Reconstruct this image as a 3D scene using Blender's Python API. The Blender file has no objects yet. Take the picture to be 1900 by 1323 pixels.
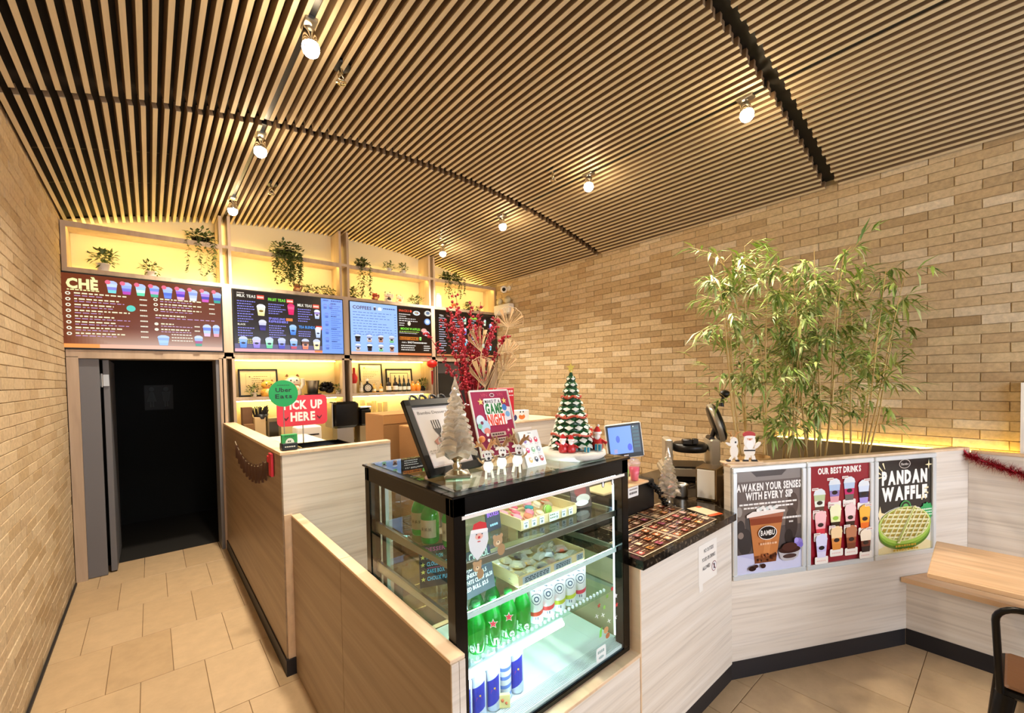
import bpy, math, random
from mathutils import Vector, Matrix, Euler
random.seed(7)
rnd = random.random
PI = math.pi
C = bpy.context.scene.collection
sc = bpy.context.scene

# ------------------------------------------------------------------ camera
YAW, PITCH, ROLL = 0.696223, -0.0266038, -0.0189887
FPX, PCX, PCY = 789.54, 939.64, 723.34
_fw = Vector((math.sin(YAW)*math.cos(PITCH), math.cos(YAW)*math.cos(PITCH), math.sin(PITCH)))
_r = Vector((math.cos(YAW), -math.sin(YAW), 0)); _u = _r.cross(_fw)
_R = _r*math.cos(ROLL) + _u*math.sin(ROLL); _U = _u*math.cos(ROLL) - _r*math.sin(ROLL)
CAM = Vector((0, 0, 1.8))
cd = bpy.data.cameras.new('camera'); cam = bpy.data.objects.new('camera', cd); C.objects.link(cam)
cd.sensor_width = 36; cd.lens = FPX/1900*36; cd.clip_start = 0.02
cd.shift_x = (950-PCX)/1900; cd.shift_y = (PCY-661.5)/1900
m3 = Matrix((_R, _U, -_fw)).transposed()
cam.matrix_world = Matrix.Translation(CAM) @ m3.to_4x4()
sc.camera = cam
def view_size(p, n, size):
    d = p - CAM; L = d.length; z = d.dot(_fw)
    if z < .15: return 0
    x = FPX*d.dot(_R)/z + PCX; y = -FPX*d.dot(_U)/z + PCY
    if x < -60 or x > 1960 or y < -60 or y > 1380: return 0
    return size*abs(n.dot(d))/L/(z*z)

# ------------------------------------------------------------------ light and exposure
w = bpy.data.worlds.new('world'); sc.world = w; w.use_nodes = True
w.node_tree.nodes['Background'].inputs[0].default_value = (0.86, 0.90, 1.0, 1)
w.node_tree.nodes['Background'].inputs[1].default_value = 2.1
sc.view_settings.view_transform = 'Standard'; sc.view_settings.look = 'None'
sc.cycles.transparent_max_bounces = 32; sc.cycles.sample_clamp_indirect = 6
sc.view_settings.exposure = 1.38; sc.view_settings.gamma = 1; sc.view_settings.use_curve_mapping = False
SPOT_W, LED_S, CASE_S, SCREEN_S = 112, 20.0, 17.0, 0.46

# ------------------------------------------------------------------ colours and materials
def S(h):
    h = h.lstrip('#'); c = [int(h[i:i+2], 16)/255 for i in (0, 2, 4)]
    return tuple(x/12.92 if x <= .04045 else ((x+.055)/1.055)**2.4 for x in c)
def mk(name):
    m = bpy.data.materials.new(name); m.use_nodes = True
    nt = m.node_tree; b = nt.nodes['Principled BSDF']; return m, nt, b
def link(nt, a, b): nt.links.new(a, b)
def plain(name, col, rough=.5, metal=0, spec=.5, bump=0, bscale=60, coat=0):
    m, nt, b = mk(name)
    b.inputs['Base Color'].default_value = (*S(col), 1); b.inputs['Roughness'].default_value = rough
    b.inputs['Metallic'].default_value = metal; b.inputs['Specular IOR Level'].default_value = spec
    b.inputs['Coat Weight'].default_value = coat
    if bump:
        n = nt.nodes.new('ShaderNodeTexNoise'); n.inputs['Scale'].default_value = bscale; n.inputs['Detail'].default_value = 4
        g = nt.nodes.new('ShaderNodeNewGeometry'); link(nt, g.outputs['Position'], n.inputs['Vector'])
        bp = nt.nodes.new('ShaderNodeBump'); bp.inputs['Strength'].default_value = bump; bp.inputs['Distance'].default_value = .004
        link(nt, n.outputs['Fac'], bp.inputs['Height']); link(nt, bp.outputs['Normal'], b.inputs['Normal'])
    return m
def emit(name, col, s):
    m, nt, b = mk(name); nt.nodes.remove(b)
    e = nt.nodes.new('ShaderNodeEmission'); e.inputs[0].default_value = (*S(col), 1); e.inputs[1].default_value = s
    link(nt, e.outputs[0], nt.nodes['Material Output'].inputs[0]); return m
def streak(name, c1, c2, c3, scale, rough=.45, detail=6, lines=.5, seams=None):
    """laminate / wood: noise stretched by scale (x, y, z)"""
    m, nt, b = mk(name); N = nt.nodes
    tc = N.new('ShaderNodeTexCoord'); mp = N.new('ShaderNodeMapping'); mp.inputs['Scale'].default_value = scale
    link(nt, tc.outputs['Object'], mp.inputs['Vector'])
    n = N.new('ShaderNodeTexNoise'); n.inputs['Scale'].default_value = 1; n.inputs['Detail'].default_value = detail; n.inputs['Roughness'].default_value = .6
    n.inputs['Distortion'].default_value = .25
    link(nt, mp.outputs[0], n.inputs['Vector'])
    r = N.new('ShaderNodeValToRGB'); el = r.color_ramp.elements
    el[0].position = .32; el[0].color = (*S(c1), 1); el[1].position = .68; el[1].color = (*S(c3), 1)
    e = el.new(.5); e.color = (*S(c2), 1)
    link(nt, n.outputs['Fac'], r.inputs[0])
    mp2 = N.new('ShaderNodeMapping'); mp2.inputs['Scale'].default_value = tuple(s*4 for s in scale); link(nt, tc.outputs['Object'], mp2.inputs['Vector'])
    n2 = N.new('ShaderNodeTexNoise'); n2.inputs['Scale'].default_value = 1; n2.inputs['Detail'].default_value = 3; link(nt, mp2.outputs[0], n2.inputs['Vector'])
    r2 = N.new('ShaderNodeMapRange'); r2.inputs[1].default_value = .35; r2.inputs[2].default_value = .5; r2.inputs[3].default_value = 1-lines*.35; r2.inputs[4].default_value = 1
    link(nt, n2.outputs['Fac'], r2.inputs[0])
    mx = N.new('ShaderNodeMix'); mx.data_type = 'RGBA'; mx.blend_type = 'MULTIPLY'; mx.inputs[0].default_value = 1
    link(nt, r.outputs[0], mx.inputs[6]); link(nt, r2.outputs[0], mx.inputs[7]); link(nt, mx.outputs[2], b.inputs['Base Color'])
    b.inputs['Roughness'].default_value = rough
    return m
def pieces(name, cols, rough=.8, nscale=40, bump=.6, nmix=.35, dist=.006, grain=(1, 1, 1)):
    """bricks, tiles, slats: colour varies per piece (object random + island random), with grain"""
    m, nt, b = mk(name); N = nt.nodes
    oi = N.new('ShaderNodeObjectInfo'); ge = N.new('ShaderNodeNewGeometry')
    ad = N.new('ShaderNodeMath'); ad.operation = 'ADD'; link(nt, oi.outputs['Random'], ad.inputs[0]); link(nt, ge.outputs['Random Per Island'], ad.inputs[1])
    fr = N.new('ShaderNodeMath'); fr.operation = 'FRACT'; link(nt, ad.outputs[0], fr.inputs[0])
    r = N.new('ShaderNodeValToRGB'); el = r.color_ramp.elements
    el[0].position = 0; el[0].color = (*S(cols[0]), 1); el[1].position = 1; el[1].color = (*S(cols[-1]), 1)
    for i, c in enumerate(cols[1:-1]): e = el.new((i+1)/(len(cols)-1)); e.color = (*S(c), 1)
    link(nt, fr.outputs[0], r.inputs[0])
    mp = N.new('ShaderNodeMapping'); mp.inputs['Scale'].default_value = grain; link(nt, ge.outputs['Position'], mp.inputs['Vector'])
    n = N.new('ShaderNodeTexNoise'); n.inputs['Scale'].default_value = nscale; n.inputs['Detail'].default_value = 5; n.inputs['Roughness'].default_value = .65
    link(nt, mp.outputs[0], n.inputs['Vector'])
    mr = N.new('ShaderNodeMapRange'); mr.inputs[1].default_value = .3; mr.inputs[2].default_value = .7; mr.inputs[3].default_value = 1-nmix; mr.inputs[4].default_value = 1+nmix*.5
    link(nt, n.outputs['Fac'], mr.inputs[0])
    mx = N.new('ShaderNodeMix'); mx.data_type = 'RGBA'; mx.blend_type = 'MULTIPLY'; mx.inputs[0].default_value = 1
    link(nt, r.outputs[0], mx.inputs[6]); link(nt, mr.outputs[0], mx.inputs[7]); link(nt, mx.outputs[2], b.inputs['Base Color'])
    if bump:
        bp = N.new('ShaderNodeBump'); bp.inputs['Strength'].default_value = bump; bp.inputs['Distance'].default_value = dist
        link(nt, n.outputs['Fac'], bp.inputs['Height']); link(nt, bp.outputs['Normal'], b.inputs['Normal'])
    b.inputs['Roughness'].default_value = rough
    return m
def vcol(name, rough=.5, emission=0, metal=0, coat=0):
    m, nt, b = mk(name); a = nt.nodes.new('ShaderNodeVertexColor'); a.layer_name = 'Col'
    link(nt, a.outputs[0], b.inputs['Base Color']); b.inputs['Roughness'].default_value = rough; b.inputs['Metallic'].default_value = metal
    b.inputs['Coat Weight'].default_value = coat
    if emission:
        link(nt, a.outputs[0], b.inputs['Emission Color']); b.inputs['Emission Strength'].default_value = emission
        b.inputs['Base Color'].default_value = (0, 0, 0, 1)
        nt.links.remove([l for l in nt.links if l.to_socket == b.inputs['Base Color']][0])
    return m
def glassy(name, tint, refl=1.0, rough=.0, tr=1.0, ior=1.5, body=None, bodymix=0):
    """thin pane: transparent tinted + fresnel reflection, optional coloured body"""
    m, nt, b = mk(name); N = nt.nodes; nt.nodes.remove(b)
    t = N.new('ShaderNodeBsdfTransparent'); t.inputs[0].default_value = (*[x*tr for x in S(tint)], 1)
    g = N.new('ShaderNodeBsdfGlossy'); g.inputs['Roughness'].default_value = rough; g.inputs[0].default_value = (refl, refl, refl, 1)
    f = N.new('ShaderNodeFresnel'); ge = N.new('ShaderNodeNewGeometry'); io = N.new('ShaderNodeMapRange')
    io.inputs[3].default_value = ior; io.inputs[4].default_value = 1.0001; link(nt, ge.outputs['Backfacing'], io.inputs[0]); link(nt, io.outputs[0], f.inputs[0])
    mx = N.new('ShaderNodeMixShader'); link(nt, f.outputs[0], mx.inputs[0])
    base = t.outputs[0]
    if body:
        d = N.new('ShaderNodeBsdfDiffuse'); d.inputs[0].default_value = (*S(body), 1)
        m2 = N.new('ShaderNodeMixShader'); m2.inputs[0].default_value = bodymix
        link(nt, t.outputs[0], m2.inputs[1]); link(nt, d.outputs[0], m2.inputs[2]); base = m2.outputs[0]
    link(nt, base, mx.inputs[1]); link(nt, g.outputs[0], mx.inputs[2])
    link(nt, mx.outputs[0], N['Material Output'].inputs[0]); return m

def crystal_mat():
    m, nt, b = mk('crystal'); N = nt.nodes; nt.nodes.remove(b)
    g = N.new('ShaderNodeBsdfGlass'); g.inputs['IOR'].default_value = 1.5; g.inputs['Roughness'].default_value = .02; g.inputs['Color'].default_value = (1, .98, .95, 1)
    gl = N.new('ShaderNodeBsdfGlossy'); gl.inputs['Roughness'].default_value = .06; gl.inputs['Color'].default_value = (1, .97, .92, 1)
    d = N.new('ShaderNodeBsdfTranslucent'); d.inputs['Color'].default_value = (1, .97, .92, 1)
    a = N.new('ShaderNodeMixShader'); a.inputs[0].default_value = .45; link(nt, g.outputs[0], a.inputs[1]); link(nt, gl.outputs[0], a.inputs[2])
    c = N.new('ShaderNodeMixShader'); c.inputs[0].default_value = .24; link(nt, a.outputs[0], c.inputs[1]); link(nt, d.outputs[0], c.inputs[2])
    link(nt, c.outputs[0], N['Material Output'].inputs[0]); return m
M = {}
M['brick'] = pieces('brick_clay', ['#bfa47a', '#c8ae87', '#cfb993', '#b3966e', '#d4bf9a', '#c5ab83', '#dfceb0', '#c3a87f', '#ccb58d', '#a88c64'], .85, 38, .5, .22, .005)
M['brick_pale'] = pieces('brick_pale', ['#b29976', '#bca584', '#c2ac8a', '#af956f', '#c5b08f', '#bca381'], .85, 38, .5, .22, .005)
M['mortar'] = plain('mortar', '#a8936f', .9, bump=.5, bscale=90)
M['mortar_pale'] = plain('mortar_pale', '#b39c78', .9, bump=.5, bscale=90)
M['tile'] = pieces('floor_tile', ['#b89c77', '#c0a581', '#bca17c', '#c5aa86', '#ba9f7b'], .42, 9, .05, .12, .002)
M['grout'] = plain('grout', '#7c6344', .9)
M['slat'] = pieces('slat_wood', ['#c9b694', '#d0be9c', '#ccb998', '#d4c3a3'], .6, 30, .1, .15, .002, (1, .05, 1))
M['slat_side_shade'] = plain('slat_side_shade', '#84694a', .7)  # same slat wood, darkened: shade between the slats put into the colour
M['black_ceiling'] = plain('black_ceiling', '#1c1611', .8, bump=.2, bscale=50)
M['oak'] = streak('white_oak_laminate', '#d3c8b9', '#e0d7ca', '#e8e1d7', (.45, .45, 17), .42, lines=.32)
M['oak_shaded'] = streak('shaded_oak_laminate', '#86725a', '#937e65', '#9f8b72', (.45, .45, 17), .42, lines=.2)  # oak laminate darkened: shade of the dim aisle put into the colour
M['frame'] = streak('frame_oak', '#b09a83', '#bca68f', '#c9b49e', (6, 6, .6), .5, lines=.25)
M['cap'] = streak('cap_oak', '#d8b892', '#e2c49f', '#ecd2b2', (5, .6, 3), .45, lines=.3)
M['table'] = streak('table_oak', '#d9ac7c', '#e4bb8e', '#eecba2', (9, .7, 3), .38, lines=.35)
M['cream'] = plain('cream_panel', '#e3d6b4', .7)
M['white'] = plain('white_paint', '#eeeae2', .5)
M['offwhite'] = plain('offwhite', '#e6dfd2', .55)
M['black'] = plain('black_satin', '#0d0c0b', .35)
M['kick'] = plain('black_kick', '#17151a', .55)
M['black_gloss'] = plain('black_gloss', '#060505', .16, spec=.28)
M['dark'] = plain('unlit_room', '#0b0d0e', .9)  # darkness of the unlit rooms put into the wall colour
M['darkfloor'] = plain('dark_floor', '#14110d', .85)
M['grey_door'] = plain('grey_door', '#6d6d72', .5)
M['chrome'] = plain('chrome', '#d8d4cc', .08, 1)
M['silver'] = plain('silver', '#c9bfa8', .18, 1)
M['steel'] = plain('steel', '#a9a69e', .3, 1)
M['alu'] = plain('aluminium', '#e4ebee', .3, .45)
M['red'] = plain('red_plastic', '#d62436', .4)
M['cardboard'] = plain('cardboard', '#8d6234', .85, bump=.2, bscale=70)
M['print'] = vcol('printed_paper', .5)
M['gloss'] = vcol('painted_gloss', .28, coat=.3)
M['matte'] = vcol('painted_matte', .7)
M['screen'] = vcol('lit_screen', .2, SCREEN_S)
M['glass'] = glassy('case_glass', '#f6fcfa', .9)
M['glass_shelf'] = glassy('shelf_glass', '#ecf9f5', .9)
M['crystal'] = crystal_mat()
M['bottle_green'] = glassy('green_bottle', '#58d870', .9, .03, 1, 1.5, '#12a83c', .45)
M['bottle_clear'] = glassy('clear_bottle', '#f3f0e6', .9, .03, 1, 1.45, '#d8d2c0', .35)
M['cup_clear'] = glassy('clear_cup', '#fbf3f5', .9, .05, 1, 1.45, '#ffffff', .15)
M['led_warm'] = emit('led_warm', '#ffdc7c', LED_S)
M['led_soft'] = emit('led_soft', '#ffd880', 6); M['led_ledge'] = emit('led_ledge', '#ffd666', 9)
M['led_case'] = emit('led_case', '#eaf6ff', CASE_S)
M['bulb'] = emit('bulb', '#ffe3b8', 60)
M['white_e'] = plain('white_shelf', '#e6f0f6', .35)

# granite
m, nt, b = mk('granite'); N = nt.nodes
ge = N.new('ShaderNodeNewGeometry'); n = N.new('ShaderNodeTexNoise'); n.inputs['Scale'].default_value = 55; n.inputs['Detail'].default_value = 6
v = N.new('ShaderNodeTexVoronoi'); v.inputs['Scale'].default_value = 90
link(nt, ge.outputs['Position'], n.inputs['Vector']); link(nt, ge.outputs['Position'], v.inputs['Vector'])
r = N.new('ShaderNodeValToRGB'); el = r.color_ramp.elements; el[0].position = .42; el[0].color = (*S('#15110e'), 1); el[1].position = .72; el[1].color = (*S('#7a6a55'), 1)
e = el.new(.58); e.color = (*S('#2e261f'), 1)
link(nt, n.outputs['Fac'], r.inputs[0]); link(nt, r.outputs[0], b.inputs['Base Color']); b.inputs['Roughness'].default_value = .1
M['granite'] = m
# leaves
def leafmat(name, cols):
    m = pieces(name, cols, .5, 30, 0, .15)
    b = m.node_tree.nodes['Principled BSDF']; return m
M['bamboo_leaf'] = leafmat('bamboo_leaf', ['#7f9a3e', '#9db552', '#c3cb78', '#5f8033', '#d6d69a', '#8faa4e', '#55752f', '#b0c066'])
M['leaf'] = leafmat('green_leaf', ['#4a5b26', '#5d6f30', '#39491e', '#748140', '#2f3f1a'])
M['culm'] = plain('bamboo_culm', '#c4a566', .5)
M['red_leaf'] = leafmat('red_branch', ['#8e1424', '#b01a2c', '#c8233a', '#6f0f1c'])

# ------------------------------------------------------------------ mesh builder
class MB:
    def __init__(s): s.v = []; s.f = []; s.c = []; s.sm = []; s.mi = []; s.col = (1, 1, 1); s.m = 0
    def add(s, vs, fs, smooth=False, T=None):
        o = len(s.v)
        for p in vs: s.v.append(tuple(T @ Vector(p)) if T else tuple(p))
        for f in fs: s.f.append([i+o for i in f]); s.c.append(s.col); s.sm.append(smooth); s.mi.append(s.m)
        return s
    def box(s, x0, x1, y0, y1, z0, z1, T=None):
        vs = [(x, y, z) for z in (z0, z1) for y in (y0, y1) for x in (x0, x1)]
        return s.add(vs, [(0, 2, 3, 1), (4, 5, 7, 6), (0, 1, 5, 4), (2, 6, 7, 3), (0, 4, 6, 2), (1, 3, 7, 5)], False, T)
    def cbox(s, x0, x1, y0, y1, z0, z1, r=.004, T=None):
        """box with chamfered vertical and top/bottom edges (rounded look)"""
        vs = []
        for z, e in ((z0, r), (z0+r, 0), (z1-r, 0), (z1, r)):
            a, b2, c2, d = x0+e, x1-e, y0+e, y1-e
            vs += [(a+r, c2, z), (b2-r, c2, z), (b2, c2+r, z), (b2, d-r, z), (b2-r, d, z), (a+r, d, z), (a, d-r, z), (a, c2+r, z)]
        fs = [tuple(range(7, -1, -1)), tuple(range(24, 32))]
        for k in range(3):
            for i in range(8): j = (i+1) % 8; fs.append((k*8+i, k*8+j, k*8+8+j, k*8+8+i))
        return s.add(vs, fs, False, T)
    def prism(s, poly, h0, h1, axis='z', T=None, smooth=False):
        n = len(poly)
        mp = {'z': lambda p, h: (p[0], p[1], h), 'y': lambda p, h: (p[0], h, p[1]), 'x': lambda p, h: (h, p[0], p[1])}[axis]
        vs = [mp(p, h0) for p in poly]+[mp(p, h1) for p in poly]
        fs = [tuple(range(n-1, -1, -1)), tuple(range(n, 2*n))]+[(i, (i+1) % n, n+(i+1) % n, n+i) for i in range(n)]
        if axis == 'y': fs = [tuple(reversed(f)) for f in fs]
        return s.add(vs, fs, smooth, T)
    def lathe(s, prof, seg=16, T=None, smooth=True, cap=True):
        vs = []; fs = []; n = len(prof)
        for r_, z in prof:
            for i in range(seg): a = 2*PI*i/seg; vs.append((r_*math.cos(a), r_*math.sin(a), z))
        for k in range(n-1):
            for i in range(seg): j = (i+1) % seg; fs.append((k*seg+i, k*seg+j, (k+1)*seg+j, (k+1)*seg+i))
        s.add(vs, fs, smooth, T)
        if cap:
            if prof[0][0] > 1e-5: s.add(vs[:seg], [tuple(range(seg-1, -1, -1))], False, T)
            if prof[-1][0] > 1e-5: s.add(vs[-seg:], [tuple(range(seg))], False, T)
        return s
    def ball(s, c, r_, seg=12, rings=8, T=None, sc3=(1, 1, 1)):
        vs = [(c[0], c[1], c[2]-r_*sc3[2])]; fs = []
        for k in range(1, rings):
            a = PI*k/rings
            for i in range(seg): t = 2*PI*i/seg; vs.append((c[0]+r_*sc3[0]*math.sin(a)*math.cos(t), c[1]+r_*sc3[1]*math.sin(a)*math.sin(t), c[2]-r_*sc3[2]*math.cos(a)))
        vs.append((c[0], c[1], c[2]+r_*sc3[2])); L = len(vs)-1
        for i in range(seg):
            j = (i+1) % seg; fs.append((0, 1+j, 1+i)); fs.append((L, L-seg+i, L-seg+j))
            for k in range(rings-2): fs.append((1+k*seg+i, 1+k*seg+j, 1+(k+1)*seg+j, 1+(k+1)*seg+i))
        return s.add(vs, fs, True, T)
    def tube(s, pts, rad, seg=8, T=None, cap=True):
        pts = [Vector(p) for p in pts]; n = len(pts); R_ = rad if isinstance(rad, (list, tuple)) else [rad]*n
        vs = []; fs = []; up = None
        for i, p in enumerate(pts):
            d = (pts[min(i+1, n-1)]-pts[max(i-1, 0)]).normalized()
            if up is None: up = Vector((0, 0, 1)) if abs(d.z) < .9 else Vector((1, 0, 0))
            a = d.cross(up).normalized(); up = a.cross(d).normalized()
            for k in range(seg): t = 2*PI*k/seg; vs.append(tuple(p+(a*math.cos(t)+up*math.sin(t))*R_[i]))
        for i in range(n-1):
            for k in range(seg): j = (k+1) % seg; fs.append((i*seg+k, i*seg+j, (i+1)*seg+j, (i+1)*seg+k))
        s.add(vs, fs, True, T)
        if cap: s.add(vs[:seg], [tuple(range(seg))], False, T); s.add(vs[-seg:], [tuple(range(seg-1, -1, -1))], False, T)
        return s
    def mesh(s, name, mats):
        me = bpy.data.meshes.new(name); me.from_pydata(s.v, [], s.f)
        for m_ in (mats if isinstance(mats, (list, tuple)) else [mats]): me.materials.append(m_)
        me.polygons.foreach_set('use_smooth', s.sm); me.polygons.foreach_set('material_index', s.mi)
        if any(c != (1, 1, 1) for c in s.c):
            ca = me.color_attributes.new('Col', 'FLOAT_COLOR', 'CORNER'); d = []
            for p, c in zip(s.f, s.c): d += [c[0], c[1], c[2], 1.0]*len(p)
            ca.data.foreach_set('color', d)
        me.update(); return me
def obj(name, me, parent=None, loc=None, rot=None):
    o = bpy.data.objects.new(name, me); C.objects.link(o)
    if parent: o.parent = parent
    if loc: o.location = loc
    if rot: o.rotation_euler = rot
    return o
def part(name, mb, mats, parent=None, label=None, stuff=False, loc=None, rot=None):
    o = obj(name, mb.mesh(name, mats), parent, loc, rot)
    if label: o['label'] = label
    if stuff: o['kind'] = 'stuff'
    return o
def struct(name, mb, mats, parent=None):
    o = part(name, mb, mats, parent)
    if parent is None: o['kind'] = 'structure'
    return o
def thing(name, label, cat, loc=(0, 0, 0), rz=0, group=None, rot=None):
    o = bpy.data.objects.new(name, None); C.objects.link(o); o.location = loc; o.rotation_euler = rot if rot else (0, 0, rz)
    o.empty_display_size = .05; o['label'] = label; o['category'] = cat
    if group: o['group'] = group
    return o
def single(name, mb, mats, label, cat, loc=(0, 0, 0), rz=0, group=None, rot=None):
    o = part(name, mb, mats, None, None, False, loc, rot if rot else (0, 0, rz))
    o['label'] = label; o['category'] = cat
    if group: o['group'] = group
    return o
def dup(root, loc, rz=0, label=None, group=None, rot=None):
    def rec(o, par):
        c = o.copy(); C.objects.link(c); c.parent = par
        for ch in list(kids.get(o.name, [])): rec(ch, c)
        return c
    kids = {}
    for o in bpy.data.objects:
        if o.parent: kids.setdefault(o.parent.name, []).append(o)
    r_ = rec(root, None); r_.location = loc; r_.rotation_euler = rot if rot else (0, 0, rz)
    if label: r_['label'] = label
    if group: r_['group'] = group
    return r_

# glyphs and flat print -------------------------------------------------------
_gl = {}
def glyph(ch, bold):
    k = (ch, bold)
    if k not in _gl:
        cu = bpy.data.curves.new('g', 'FONT'); cu.body = ch; cu.size = 1; cu.resolution_u = 2; cu.offset = bold
        ob = bpy.data.objects.new('g', cu); C.objects.link(ob)
        me = bpy.data.meshes.new_from_object(ob.evaluated_get(bpy.context.evaluated_depsgraph_get()))
        vs = [(v.co.x, v.co.y) for v in me.vertices]; fs = [tuple(p.vertices) for p in me.polygons]
        x0 = min([v[0] for v in vs] or [0]); x1 = max([v[0] for v in vs] or [.28])
        bpy.data.objects.remove(ob); bpy.data.meshes.remove(me); bpy.data.curves.remove(cu)
        _gl[k] = ([(x-x0, y) for x, y in vs], fs, x1-x0)
    return _gl[k]
class Flat(MB):
    """print on a plane: local (u, v) -> x, z of the part; faces look towards -y; later shapes lie on top"""
    def __init__(s, step=.00025): super().__init__(); s.d = 0; s.step = step
    def nx(s): s.d -= s.step; return s
    def poly(s, pts, col):
        s.col = S(col) if isinstance(col, str) else col
        s.nx(); s.add([(p[0], s.d, p[1]) for p in pts], [tuple(range(len(pts)))]); return s
    def rect(s, x0, z0, x1, z1, col): return s.poly([(x0, z0), (x1, z0), (x1, z1), (x0, z1)], col)
    def rrect(s, x0, z0, x1, z1, r_, col):
        pts = []
        for cx, cz, a in ((x1-r_, z0+r_, -90), (x1-r_, z1-r_, 0), (x0+r_, z1-r_, 90), (x0+r_, z0+r_, 180)):
            for k in range(5): t = math.radians(a+22.5*k); pts.append((cx+r_*math.cos(t), cz+r_*math.sin(t)))
        return s.poly(pts, col)
    def ell(s, cx, cz, rx, rz, col, n=18): return s.poly([(cx+rx*math.cos(2*PI*i/n), cz+rz*math.sin(2*PI*i/n)) for i in range(n)], col)
    def star(s, cx, cz, r_, col, k=5, inner=.42, rot=0):
        return s.poly([(cx+(r_ if i % 2 == 0 else r_*inner)*math.sin(rot+PI*i/k), cz+(r_ if i % 2 == 0 else r_*inner)*math.cos(rot+PI*i/k)) for i in range(2*k)], col)
    def text(s, t, x, z, h, col, align='l', bold=.02, width=None, gap=.07, slant=0):
        """h = cap height"""
        sz = h/.70; adv = 0; pl = []
        for ch in t:
            if ch == ' ': adv += .30; continue
            vs, fs, wd = glyph(ch, bold); pl.append((vs, fs, adv)); adv += wd+gap
        W = (adv-gap)*sz; kx = width/W if width else 1; W *= kx
        x -= {'l': 0, 'c': W/2, 'r': W}[align]
        s.nx(); s.col = S(col)
        for vs, fs, a in pl: s.add([(x+((vx+a)*sz+slant*vz*sz)*kx, s.d, z+vz*sz) for vx, vz in vs], fs)
        return s
    def lines(s, x0, x1, z, h, col, seed=0, frac=.85, gap=.012):
        """one line of print too small to read: short dashes"""
        rr = random.Random(seed); x = x0; s.nx(); s.col = S(col); end = x0+(x1-x0)*frac
        while x < end-.004:
            L = min(rr.uniform(.012, .05)*(x1-x0)/.5+.006, end-x); s.add([(x, s.d, z), (x+L, s.d, z), (x+L, s.d, z+h), (x, s.d, z+h)], [(0, 1, 2, 3)]); x += L+gap*(x1-x0)/.5+.0015
        return s
def cup_print(F, x, z, w_, h, cols, lid='#f4f4f4', logo='#1c1210'):
    """a drink cup drawn flat: tapered body in bands, dome, logo oval"""
    b0 = w_*.36; b1 = w_*.5; n = len(cols); bh = h*.74
    for i, c in enumerate(cols):
        a0 = i/n; a1 = (i+1)/n
        F.poly([(x-(b0+(b1-b0)*a0), z+bh*a0), (x+(b0+(b1-b0)*a0), z+bh*a0), (x+(b0+(b1-b0)*a1), z+bh*a1), (x-(b0+(b1-b0)*a1), z+bh*a1)], c)
    F.poly([(x-b1*1.08, z+bh), (x+b1*1.08, z+bh), (x+b1*.9, z+h*.9), (x+b1*.35, z+h), (x-b1*.35, z+h), (x-b1*.9, z+h*.9)], lid)
    if logo: F.ell(x, z+bh*.55, w_*.26, w_*.15, logo, 12)

# ================================================================== SETTING
XL, XR, YB, YF = -0.58, 4.41, 5.5, -3.0      # left wall, right wall, front of the back frame, open shop front
ARC_X, ARC_Z, ARC_R = 1.915, 3.71, 8.4
def arc_z(x, dz=0): return ARC_Z-ARC_R+math.sqrt((ARC_R+dz)**2-(x-ARC_X)**2)
# floor: sub-slab in grout colour + one object per tile
fl = struct('floor', MB().box(XL-.1, XR+.1, YF, 5.62, -.12, -.004), M['grout'])
TW, TL = .3165, .6085
tm = MB().cbox(.0018, TW-.0018, .0018, TL-.0018, -.01, 0, .0012).mesh('tile', M['tile'])
for j in range(-2, 8):
    y0 = 3.39+(j-4)*TL; off = .0 if j % 2 == 0 else TW/2
    x = -.26+off-2*TW
    while x < XR:
        if x+TW > XL-.3 and x < 4.4: 
            if y0 > -.95 and y0 < 5.5:
                vis = view_size(Vector((x+.15, y0+.3, 0)), Vector((0, 0, 1)), 1)
                if vis > 0 or y0 < 3.3: obj('tile', tm, fl, (x, y0, 0))
        x += TW
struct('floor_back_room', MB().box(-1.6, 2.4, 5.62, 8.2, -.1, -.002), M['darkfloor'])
# walls
wl = struct('wall_left', MB().box(XL-.2, XL-.012, YF, 5.86, 0, 3.42), M['mortar_pale'])
wr = struct('wall_right', MB().box(XR+.012, XR+.2, YF, 5.86, 0, 3.42), M['mortar'])
struct('wall_back', MB().box(.60, 3.2, 5.86, 5.95, 0, 3.9).box(-.6, .62, 5.86, 5.95, 2.1, 3.9).box(3.2, 4.45, 5.86, 5.95, 2.1, 3.9), M['cream'])
struct('wall_front', MB().box(XL-.2, XR+.2, YF-.1, YF, 0, .5).box(XL-.2, XR+.2, YF-.1, YF, 3.1, 3.9).box(XL-.2, XL+.25, YF-.1, YF, .5, 3.1)
       .box(XR-.25, XR+.2, YF-.1, YF, .5, 3.1).box(1.86, 1.97, YF-.1, YF, .5, 3.1), M['offwhite'])
BL, BH = .2665, .0662
def brick_mesh(seed):
    rr = random.Random(seed); y0, y1, z0, z1 = .0018, BL-.0018, .0016, BH-.0016; e = .003
    j = lambda: rr.uniform(-.0012, .0012)
    vs = [(0, y0, z0), (0, y1, z0), (0, y1, z1), (0, y0, z1),
          (-.0055, y0+j(), z0+j()), (-.0055, y1+j(), z0+j()), (-.0055, y1+j(), z1+j()), (-.0055, y0+j(), z1+j()),
          (-.0085+j()*.5, y0+e, z0+e), (-.0085+j()*.5, y1-e, z0+e), (-.0085+j()*.5, y1-e, z1-e), (-.0085+j()*.5, y0+e, z1-e)]
    fs = [(4, 5, 1, 0), (5, 6, 2, 1), (6, 7, 3, 2), (7, 4, 0, 3), (8, 9, 5, 4), (9, 10, 6, 5), (10, 11, 7, 6), (11, 8, 4, 7), (11, 10, 9, 8)]
    return vs, fs
BV = [brick_mesh(i) for i in range(5)]
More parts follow.
